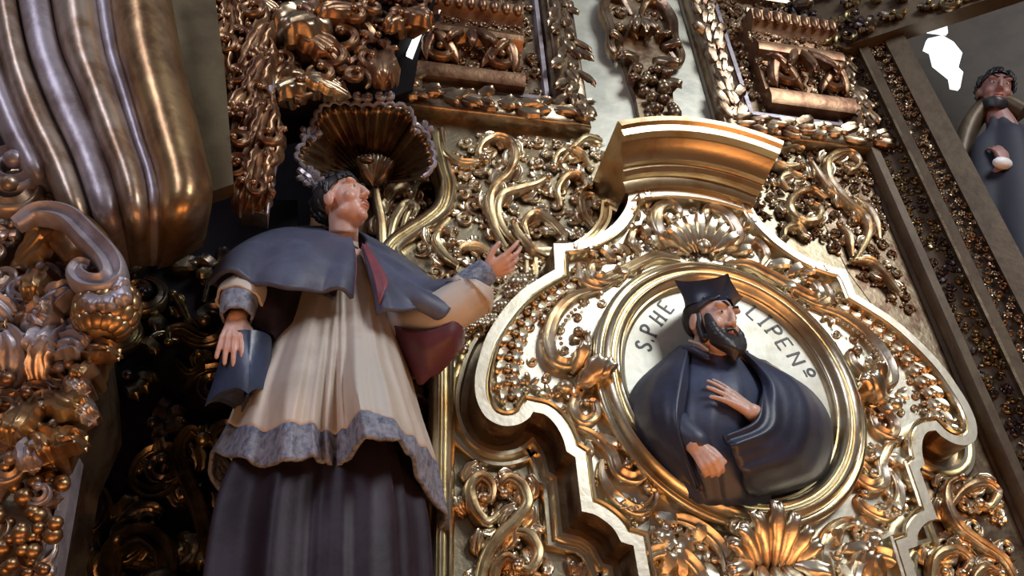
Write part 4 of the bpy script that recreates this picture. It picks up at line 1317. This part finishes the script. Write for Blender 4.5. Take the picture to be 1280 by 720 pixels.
# ------------------------------------------------------------------ the cleric statue in the niche
st = thing('statue', 'painted wooden statue of a cleric in blue-grey cape and cream surplice, gazing up', 'statue', (P(400, 700, .22)[0], V_BOT - .55, .22))
body = MB()
HC = P(428, 257, .30)
hs = 1.00
RH = frame3((.72, .22, .66), (-.36, .90, -.10))
AH = head_shapes(body, HC, RH, hs, 1.03)
neck0 = P(428, 312, .22)
limb(body, [AH((0, -.01, -.05)), AH((0, -.022, -.10)), neck0 + np.array((0, .03, 0)), neck0 - np.array((0, .05, 0))], [.054, .053, .056, .075], 16)
sh_l = P(370, 318, .20); sh_r = P(484, 352, .17)         # shoulders: picture left, picture right
chest = P(430, 370, .20)
limb(body, [sh_l, neck0 - np.array((0, .06, 0)), sh_r], [.065, .08, .060], 16)
ell(body, chest, (.15, .20, .10), None, 20, 14)
ell(body, P(415, 455, .22), (.15, .20, .12), None, 20, 14)
ell(body, P(410, 520, .22), (.16, .18, .12), None, 20, 14)
# picture-left arm, hanging, with its hand on the cap
el_l = P(318, 372, .28); wr_l = P(296, 398, .42)
limb(body, [sh_l, el_l], [.062, .05], 14); limb(body, [el_l, wr_l], [.048, .030], 14)
hd = P(283, 452, .45) - wr_l
hand(body, wr_l, hd, (-.25, .15, 1.0), (1, 0, 0), .97, (.14, .18, .16, .10), .09, .45, .62)
# picture-right arm, stretched out
el_r = P(545, 398, .30); wr_r = P(606, 342, .40)
limb(body, [sh_r, el_r], [.062, .052], 14); limb(body, [el_r, wr_r], [.050, .031], 14)
hd = P(650, 322, .44) - wr_r
hand(body, wr_r, hd, (.25, -.75, .62), (-.3, .8, .3), .98, (.22, .34, .48, .62), .16, .25, .7)
bo = remesh(body, 'body', G['skin'], st, .0042, 5)
face_parts(HC, RH, hs, st, gaze=(.0, .001))
hair_cap(HC, RH, hs, st, G['hair'], front=.04, k=1.06)

# cape
CAPE = [
 [(440, 301, .335), (441, 325, .41), (440, 350, .45), (437, 374, .46)],
 [(428, 300, .33), (414, 322, .45), (405, 345, .50), (400, 361, .51)],
 [(416, 296, .31), (385, 312, .45), (368, 340, .50), (358, 369, .52)],
 [(407, 292, .27), (362, 300, .40), (338, 330, .47), (328, 356, .50)],
 [(404, 289, .22), (348, 293, .30), (306, 318, .41), (296, 347, .47)],
 [(405, 287, .17), (343, 291, .20), (286, 320, .28), (262, 353, .36)],
 [(412, 286, .13), (372, 292, .06), (320, 330, .03), (300, 370, .02)],
 [(425, 287, .11), (430, 297, .0), (440, 332, -.03), (440, 384, -.04)],
 [(446, 292, .13), (482, 312, .07), (520, 342, .08), (540, 372, .09)],
 [(455, 300, .19), (487, 322, .22), (526, 352, .30), (560, 357, .34)],
 [(456, 304, .25), (480, 330, .33), (524, 362, .40), (566, 372, .38)],
 [(456, 306, .28), (478, 334, .37), (518, 372, .43), (555, 400, .40)],
 [(455, 307, .30), (474, 337, .40), (503, 370, .45), (529, 381, .44)],
 [(453, 309, .325), (467, 340, .42), (480, 370, .46), (488, 395, .47)],
 [(451, 309, .335), (460, 337, .42), (467, 360, .45), (472, 387, .46)],
]
def cape_fold(g):
    a, b = g.shape[:2]; o = g.copy()
    for i in range(a):
        t = i / a
        k = math.sin(2 * PI * 8 * t + 1.2 * math.sin(2 * PI * 3 * t)) * .020
        o[i, :, 2] += 1.35 * k * np.linspace(0, 1, b) ** 1.3
    return o
cloth('cape', net(CAPE, 9, 7, fold=cape_fold), G['cape'], st, th=.014)
LIN = [[(452, 311, .345), (462, 340, .425), (468, 365, .455), (472, 388, .465)], [(456, 314, .35), (472, 343, .435), (478, 362, .465), (478, 374, .475)], [(456, 309, .34), (474, 338, .42), (484, 356, .45), (484, 366, .46)]]
cloth('lining', net(LIN, 8, 5) + np.array((0, 0, .034)), G['lining'], st, th=.006)
LIN = [[(439, 306, .345), (442, 330, .42), (441, 352, .455), (438, 372, .465)], [(443, 308, .345), (446, 330, .415), (445, 352, .45), (441, 374, .46)]]
cloth('lining', net(LIN, 8, 4) + np.array((0, 0, .010)), G['lining'], st, th=.006)
mb = MB()
ring = cr([neck0 + np.array((.062 * math.cos(a), .012 + .030 * math.sin(a) * -.6, .066 * math.sin(a))) for a in np.arange(10) * 2 * PI / 10], 4, True)
g = [[p * 1 + np.array((0, -.03 + .055 * k, 0)) + (neck0 - p) * np.array((1, 0, 1)) * (.10 * k) for k in np.linspace(0, 1, 5)] for p in ring]
mb.grid(g, cu=True); o = mb.build('collar', G['cream'], st, smooth=60)
s = o.modifiers.new('solid', 'SOLIDIFY'); s.thickness = .008
mb = MB(); limb(mb, np.vstack([ring, ring[:1]]) + np.array((0, -.028, 0)), [.011] * (len(ring) + 1), 8, cap=False); mb.build('cape_collar', G['hair'], st)

# surplice
SUR = [
 [(372, 345, .22), (340, 410, .22), (305, 480, .22), (283, 534, .24), (263, 568, .24)],
 [(378, 352, .30), (350, 415, .34), (325, 485, .40), (313, 534, .42), (304, 574, .43)],
 [(388, 358, .34), (366, 420, .40), (345, 485, .45), (340, 537, .47), (336, 582, .47)],
 [(398, 362, .37), (385, 420, .45), (373, 480, .52), (365, 528, .54), (361, 575, .55)],
 [(408, 365, .37), (400, 425, .44), (392, 485, .50), (387, 530, .51), (389, 570, .52)],
 [(420, 368, .38), (415, 425, .45), (410, 485, .48), (407, 539, .48), (409, 578, .47)],
 [(426, 322, .33), (427, 425, .45), (425, 485, .48), (427, 539, .48), (425, 581, .47)],
 [(436, 318, .335), (440, 425, .47), (440, 480, .56), (445, 520, .60), (449, 553, .61)],
 [(446, 318, .335), (455, 425, .48), (460, 480, .59), (465, 512, .64), (474, 545, .65)],
 [(453, 322, .33), (468, 430, .46), (481, 485, .55), (490, 526, .60), (500, 552, .60)],
 [(462, 350, .30), (481, 435, .42), (499, 495, .46), (513, 545, .47), (516, 570, .46)],
 [(480, 380, .29), (497, 440, .32), (516, 510, .33), (533, 562, .31), (531, 612, .28)],
 [(486, 385, .20), (506, 445, .20), (526, 520, .18), (545, 580, .16), (560, 648, .12)],
 [(470, 380, .08), (490, 450, .05), (512, 540, .02), (525, 600, -.02), (527, 674, -.05)],
 [(430, 370, .04), (430, 450, .00), (420, 560, -.04), (415, 640, -.06), (415, 700, -.07)],
 [(385, 350, .08), (350, 430, .07), (310, 520, .06), (288, 580, .05), (278, 620, .05)],
]
def sur_fold(g):
    a, b = g.shape[:2]; o = g.copy()
    for i in range(a):
        t = i / a
        k = .016 * math.sin(2 * PI * 13 * t + 1 + 2 * math.sin(2 * PI * 3 * t)) + .003 * math.sin(2 * PI * 27 * t)
        o[i, :, 2] += k * np.minimum(1, np.linspace(0, 1.6, b))
    return o
gS = net(SUR, 9, 7, True, sur_fold)
kL = int(gS.shape[1] * .755)
cloth('surplice', gS[:, :kL + 1], G['cream'], st, True, .012)
cloth('lace_hem', gS[:, kL:], G['lace'], st, True, .012)

# cassock
cen = [(425, 500, .22), (408, 560, .22), (402, 640, .24), (398, 720, .26), (396, 800, .28)]
hwpx = [66, 94, 118, 128, 133]
ctr = cr(Ps(cen), 6)
hw = cr([(P(c[0] + h, c[1], c[2])[0] - P(c[0], c[1], c[2])[0], 0) for c, h in zip(cen, hwpx)], 6)[:, 0]
g = []
NF = 200
for i, (c, h) in enumerate(zip(ctr, hw)):
    t = i / (len(ctr) - 1); row = []
    for j in range(NF):
        a = 2 * PI * j / NF
        f = .085 * math.sin(7 * a + .7 + 1.1 * math.sin(3 * a + .5)) + .040 * math.sin(12 * a + 1.3 + .8 * t + .9 * math.sin(2 * a)) + .012 * math.sin(25 * a + 2 * math.sin(4 * a))
        f = f * min(1, .25 + t * 1.6)
        row.append(c + np.array((h * math.cos(a) * (1 + f), 0, h * .86 * math.sin(a) * (1 + f * 1.3))))
    g.append(row)
# down to the plinth below the picture
last = np.array(g[-1])
for k in range(1, 6):
    q = last.copy(); q[:, 1] -= k * (last[:, 1].mean() - (V_BOT - .55)) / 5; q[:, 0] = q[:, 0].mean() + (q[:, 0] - q[:, 0].mean()) * (1 + .02 * k); g.append(list(q))
mb = MB(); mb.grid(g, cv=True)
mb.build('cassock', G['cassock'], st, smooth=70)

# sleeves
def tube(name, pts, rads, m, n=26, wr=.0, th=.008, fr=7, nn=7, sq=1.0):
    p = cr(Ps(pts), nn); r = np.interp(np.linspace(0, 1, len(p)), np.linspace(0, 1, len(rads)), rads)
    k = len(p)
    T = np.array([_n(p[min(i + 1, k - 1)] - p[max(i - 1, 0)]) for i in range(k)])
    a = np.array((0, 0, 1.0)); g = []
    for i in range(k):
        a = _n(a - T[i] * np.dot(a, T[i])); b = np.cross(T[i], a)
        g.append([p[i] + r[i] * (1 + wr * math.sin(fr * s + i * .35) * (i / k)) * (math.cos(s) * a * sq + math.sin(s) * b) for s in np.arange(n) * 2 * PI / n])
    mb = MB(); mb.grid(g, cv=True)
    o = mb.build(name, m, st, smooth=70)
    s = o.modifiers.new('solid', 'SOLIDIFY'); s.thickness = th; s.offset = -1
    return o
tube('sleeve', [(478, 396, .20), (512, 404, .28), (548, 396, .345), (585, 372, .385), (590, 368, .39)], [.06, .075, .080, .080, .078], G['cream'], wr=.05)
tube('lace_cuff', [(572, 368, .385), (592, 352, .395), (608, 339, .405)], [.060, .054, .048], G['lace'], wr=.04)
tube('sleeve', [(336, 340, .24), (320, 355, .32), (305, 367, .40), (299, 379, .415)], [.03, .055, .072, .074], G['cream'], wr=.05)
tube('lace_cuff', [(301, 368, .42), (298, 384, .432), (296, 397, .44)], [.060, .055, .048], G['lace'], wr=.04)
tube('cassock_sleeve', [(350, 330, .26), (335, 372, .28), (326, 410, .32), (322, 430, .34)], [.10, .12, .11, .06], G['cassock'], wr=.10)
HS = [[(488, 405, .30), (495, 430, .25), (508, 458, .2), (516, 472, .18)], [(508, 412, .36), (516, 440, .33), (522, 466, .28), (526, 480, .24)], [(540, 412, .39), (545, 432, .37), (550, 452, .32), (552, 464, .28)], [(572, 398, .40), (576, 412, .38), (578, 424, .34), (578, 434, .30)], [(580, 392, .34), (582, 405, .30), (582, 418, .26), (580, 428, .22)]]
cloth('hanging_sleeve', net(HS, 6, 6, fold=wrinkle(.012, 4)), G['maroon'], st, th=.012)

# square cap in the hand
def biretta(mb, c, R, s, zs=1.0):
    """square cap: flaring sides, hollowed faces, pointed corners, blades on the crown"""
    A = lambda q: np.array(c) + R @ (np.array((q[0], q[1], q[2] * zs)) * s)
    g = []
    sq = lambda a, m: (1 - m) + m * 1.13 / (abs(math.cos(a)) + abs(math.sin(a)))       # round to square with its corners on the axes
    cn = lambda a: max(0, 1.13 / (abs(math.cos(a)) + abs(math.sin(a))) - .80) / .33
    for z, r, p in ((0, .076, .05), (.025, .078, .35), (.06, .088, .8), (.095, .102, 1.0), (.112, .108, 1.0)):
        g.append([A((r * math.sin(a) * sq(a, p), r * math.cos(a) * sq(a, p), z + .020 * p * cn(a) ** 1.5)) for a in np.arange(64) * 2 * PI / 64])
    top = [A((.096 * sq(a, 1) * math.sin(a), .096 * sq(a, 1) * math.cos(a), .106 + .016 * cn(a) ** 1.5)) for a in np.arange(64) * 2 * PI / 64]
    mid = [A((.03 * math.sin(a), .03 * math.cos(a), .100)) for a in np.arange(64) * 2 * PI / 64]
    ctr_ = [A((0.001 * math.sin(a), .001 * math.cos(a), .100)) for a in np.arange(64) * 2 * PI / 64]
    bot = [A((.060 * math.sin(a), .060 * math.cos(a), .004)) for a in np.arange(64) * 2 * PI / 64]
    bot2 = [A((.001 * math.sin(a), .001 * math.cos(a), .03)) for a in np.arange(64) * 2 * PI / 64]
    mb.grid([bot2, bot] + g + [top, mid, ctr_], cv=True)
BC = P(312, 458, .40)
bt = thing('biretta', 'blue-black square cap held in the cleric statue\'s lowered hand', 'hat', BC)
RB = frame3((.15, -.10, .98), (.10, -1.0, -.02))
mb = MB(); biretta(mb, P(310, 424, .385), RB, .92, 1.85); mb.build('crown', G['capblue'], bt, smooth=28)
mb = MB()
A_ = lambda q: P(310, 424, .385) + RB @ (np.array((q[0], q[1], q[2] * 1.85)) * .92)
for a in (0, PI / 2, PI):
    d = np.array((math.sin(a), math.cos(a), 0))
    limb(mb, [A_(d * .01 + np.array((0, 0, .106))), A_(d * .05 + np.array((0, 0, .128))), A_(d * .085 + np.array((0, 0, .126)))], [.006, .008, .005], 8)
mb.build('ridge', G['black'], bt)

# plinth under the statue, below the picture
mb = MB()
c = P(396, 800, .26)
sweep(mb, np.array([(c[0] - .5, V_BOT - .75, 0), (c[0] + .5, V_BOT - .75, 0)]), [(0, -.42), (0, .5), (.05, .56), (.1, .62), (.2, .66), (.2, -.42)])
struct(mb.build('trim_3', G['bronze']))

# ------------------------------------------------------------------ bearded man in relief inside the oval
bz = thing('relief_bust', 'painted half-length relief of a bearded man in black cloak and square cap, hand on chest', 'sculpture', (CU, CV - .2, W_P))
bb = MB()
BH = P(889, 408, .28)
RB2 = frame3((.32, -.24, .92), (.13, .95, .23))
bs = 1.08
AB = head_shapes(bb, BH, RB2, bs, 0.97)
limb(bb, [AB((0, -.01, -.05)), P(884, 440, .22), P(890, 470, .2)], [.056, .06, .09], 14)
limb(bb, [P(850, 468, .17), P(890, 456, .2), P(960, 478, .17)], [.07, .085, .07], 14)
ell(bb, P(900, 520, .17), (.17, .22, .08), None, 18, 12); ell(bb, P(905, 575, .15), (.2, .12, .07), None, 18, 12)
w1 = P(940, 515, .37)
limb(bb, [P(960, 478, .2), P(985, 545, .26), w1], [.06, .055, .03], 12)
hand(bb, w1, P(888, 478, .375) - w1, (.15, .35, 1), (-.3, .8, .2), .98, (.12, .10, .10, .16), .16, .25, .6)
w2 = P(868, 556, .34)
limb(bb, [P(850, 468, .2), P(845, 535, .25), w2], [.06, .055, .032], 12)
hand(bb, w2, P(892, 584, .36) - w2, (-.35, -.1, 1), (.5, .6, .2), .93, (.75, .85, .9, .95), .0, .6, .5)
remesh(bb, 'body', G['skin2'], bz, .0042, 5)
face_parts(BH, RB2, bs, bz, gaze=(.003, 0))
hair_cap(BH, RB2, bs, bz, G['hair'], front=.10, k=1.06, seed=6, locks=0)
# beard: full, reaching the collar, and moustache
mb = MB()
for k in range(-6, 7):
    a = k / 6
    x = .060 * math.sin(a * 1.45); y = .052 + .048 * math.cos(a * 1.45)
    z0 = -.066 + .070 * abs(a) ** 2.2
    limb(mb, [AB((x, y - .012, z0)), AB((x * 1.08, y + .010, z0 - .04)), AB((x * .8, y + .016, -.125 + .03 * abs(a))), AB((x * .5, y + .010, -.150 + .045 * abs(a)))], np.array((.014, .021, .020, .008)) * bs, 9)
for s in (-1, 1):
    limb(mb, [AB((s * .004, .104, -.041)), AB((s * .022, .098, -.047)), AB((s * .040, .080, -.066))], np.array((.0055, .007, .006)) * bs, 8)
    limb(mb, [AB((s * .070, .012, .02)), AB((s * .068, .018, -.03)), AB((s * .060, .03, -.07))], np.array((.010, .016, .018)) * bs, 8)
ell(mb, AB((0, .088, -.082)), np.array((.018, .012, .012)) * bs, RB2)
remesh(mb, 'beard', G['hair'], bz, .004, 3)
mb = MB(); biretta(mb, AB((0, -.014, .062)), frame3(RB2[:, 1] * .9 + RB2[:, 0] * .25, RB2[:, 2] + .04 * RB2[:, 1]), 1.20, .62); mb.build('square_cap', G['capblue'], bz, smooth=28)
# clothes
T_ = [[(846, 440, .18), (840, 490, .24), (838, 550, .26), (858, 622, .16)], [(862, 432, .24), (858, 485, .30), (855, 550, .31), (876, 630, .2)], [(885, 440, .27), (888, 490, .345), (888, 550, .33), (900, 632, .2)], [(912, 440, .27), (925, 485, .345), (925, 545, .33), (930, 632, .2)], [(935, 438, .22), (958, 490, .28), (962, 545, .28), (965, 632, .17)]]
cloth('habit', net(T_, 7, 7, fold=wrinkle(.006, 5, 1)), G['habit'], bz, th=.01)
Lc = [[(846, 434, .16), (792, 484, .15), (789, 532, .15), (836, 602, .15)], [(849, 432, .21), (812, 474, .24), (808, 535, .25), (852, 602, .20)], [(854, 431, .25), (832, 474, .31), (832, 535, .33), (866, 608, .25)], [(860, 431, .275), (852, 478, .34), (848, 535, .355), (874, 612, .27)], [(862, 433, .27), (860, 482, .32), (855, 540, .33), (882, 614, .26)]]
cloth('cloak', net(Lc, 7, 7, fold=wrinkle(.006, 3, .7, 3)), G['black'], bz, th=.012)
Rc = [[(918, 434, .25), (950, 474, .31), (952, 503, .385), (944, 528, .40), (905, 545, .385)], [(925, 434, .275), (962, 472, .35), (972, 506, .37), (966, 540, .385), (915, 562, .385)], [(935, 440, .26), (985, 474, .33), (1000, 515, .35), (985, 560, .35), (925, 585, .35)], [(945, 447, .22), (1006, 484, .26), (1028, 530, .27), (1012, 588, .25), (935, 614, .26)], [(957, 450, .16), (1018, 492, .16), (1042, 540, .155), (1026, 598, .155), (945, 628, .16)]]
cloth('cloak', net(Rc, 7, 7, fold=wrinkle(.008, 3, .7, 5)), G['black'], bz, th=.012)
mb = MB()
Ax = [(846, 545, .36), (868, 547, .375), (890, 541, .38)]
q = cr(Ps(Ax), 6)
g = [[a + np.array((0, .035 * math.cos(s) , .034 * math.sin(s))) for s in np.linspace(0, 2 * PI, 14, endpoint=False)] for a in q]
limb(mb, [P(846, 530, .29), P(856, 543, .315), P(869, 552, .335)], [.05, .05, .044], 14)
mb.build('cuff', G['habit'], bz)
mb = MB()
limb(mb, [P(856, 436, .26), P(868, 438, .30), P(884, 447, .315)], [.014, .016, .014], 10); mb.build('collar', G['black'], bz)
mb = MB()
limb(mb, [P(862, 426, .275), P(874, 430, .30), P(884, 437, .315)], [.005, .007, .006], 8); mb.build('collar_band', G['cream'], bz)

# ------------------------------------------------------------------ dim statue at the right edge
s2 = thing('statue', 'dim painted statue in dark blue robes with a pinkish face at the right edge', 'statue', xf_right(np.array([[R_END + .35, PR(1250, 330, -.2)[1], -.2]]))[0])
def PX(x, y, z): return xf_right(np.array([PR(x, y, z)]))[0]
b2 = MB()
H2 = PX(1243, 118, -.34)
k2 = np.linalg.norm(PX(1264, 118, -.34) - PX(1222, 118, -.34)) / .15
R2 = frame3((-.42, -.28, .82), (.35, .88, .1))
A2 = head_shapes(b2, H2, R2, k2)
nk = PX(1256, 165, -.37)
limb(b2, [A2((0, -.01, -.05)), nk], [.055 * k2, .07 * k2], 14)
limb(b2, [nk, PX(1264, 230, -.41), PX(1268, 300, -.41)], [.06 * k2, .13 * k2, .13 * k2], 14)
limb(b2, [PX(1232, 190, -.37), PX(1226, 240, -.28), PX(1256, 205, -.18)], [.05 * k2, .045 * k2, .03 * k2], 12)
hw2 = PX(1256, 208, -.18)
hand(b2, hw2, PX(1252, 190, -.18) - hw2, (0, 0, 1), (1, 0, 0), k2)
remesh(b2, 'body', mat('shaded_flesh_paint', (0.30, 0.15, 0.13), 0.5), s2, .008, 3)  # darker flesh colour imitates the shade of the recess
face_parts(H2, R2, k2, s2)
hair_cap(H2, R2, k2, s2, G['hair'], front=.06, k=1.08, seed=9)
mb = MB()
for k in range(-3, 4):
    limb(mb, [A2((k * .016, .085 - .004 * k * k, -.075)), A2((k * .014, .088 - .004 * k * k, -.12))], [.020 * k2, .011 * k2], 8)
remesh(mb, 'beard', G['hair'], s2, .012, 4)
mb = MB(); g = []
for x, y, z, rx in [(1250, 150, -0.36, .06), (1254, 166, -0.37, .10), (1258, 186, -0.39, .19), (1262, 220, -0.40, .24), (1266, 270, -0.40, .27), (1272, 340, -0.40, .31), (1280, 420, -0.40, .34)]:
    c = PX(x, y, z)
    g.append([c + k2 * rx * np.array((math.cos(a) * (1 + .07 * math.sin(7 * a)), 0, .72 * math.sin(a) * (1 + .09 * math.sin(7 * a + 1)))) for a in np.arange(70) * 2 * PI / 70])
g = [[np.array(p) for p in cr(np.array([r[j] for r in g]), 5)] for j in range(70)]
mb.grid(g, cu=True)
mb.build('robe', mat('deep_blue_paint', (0.010, 0.011, 0.026), .7), s2, smooth=70)
mb = MB(); ell(mb, PX(1253, 204, -.15), (.055, .035, .03), None, 12, 8); mb.build('cuff', G['linen'], s2)
# dark carved niche frame round it
nf = thing('niche_arch', 'brown arched niche rim around the dim statue at the right edge', 'niche', PX(1225, 120, -.1))
mb = MB(xf_right)
q = [PR(x, y, 0) for x, y in [(1196, 330), (1196, 230), (1204, 150), (1216, 105), (1236, 78), (1262, 72), (1290, 84)]]
q = cr([(a[0], a[1], -.35) for a in q], 7)
band(mb, q, [.05] * 5, ROUND, 1.2)
mb.build('rim', G['brownboard'], nf)
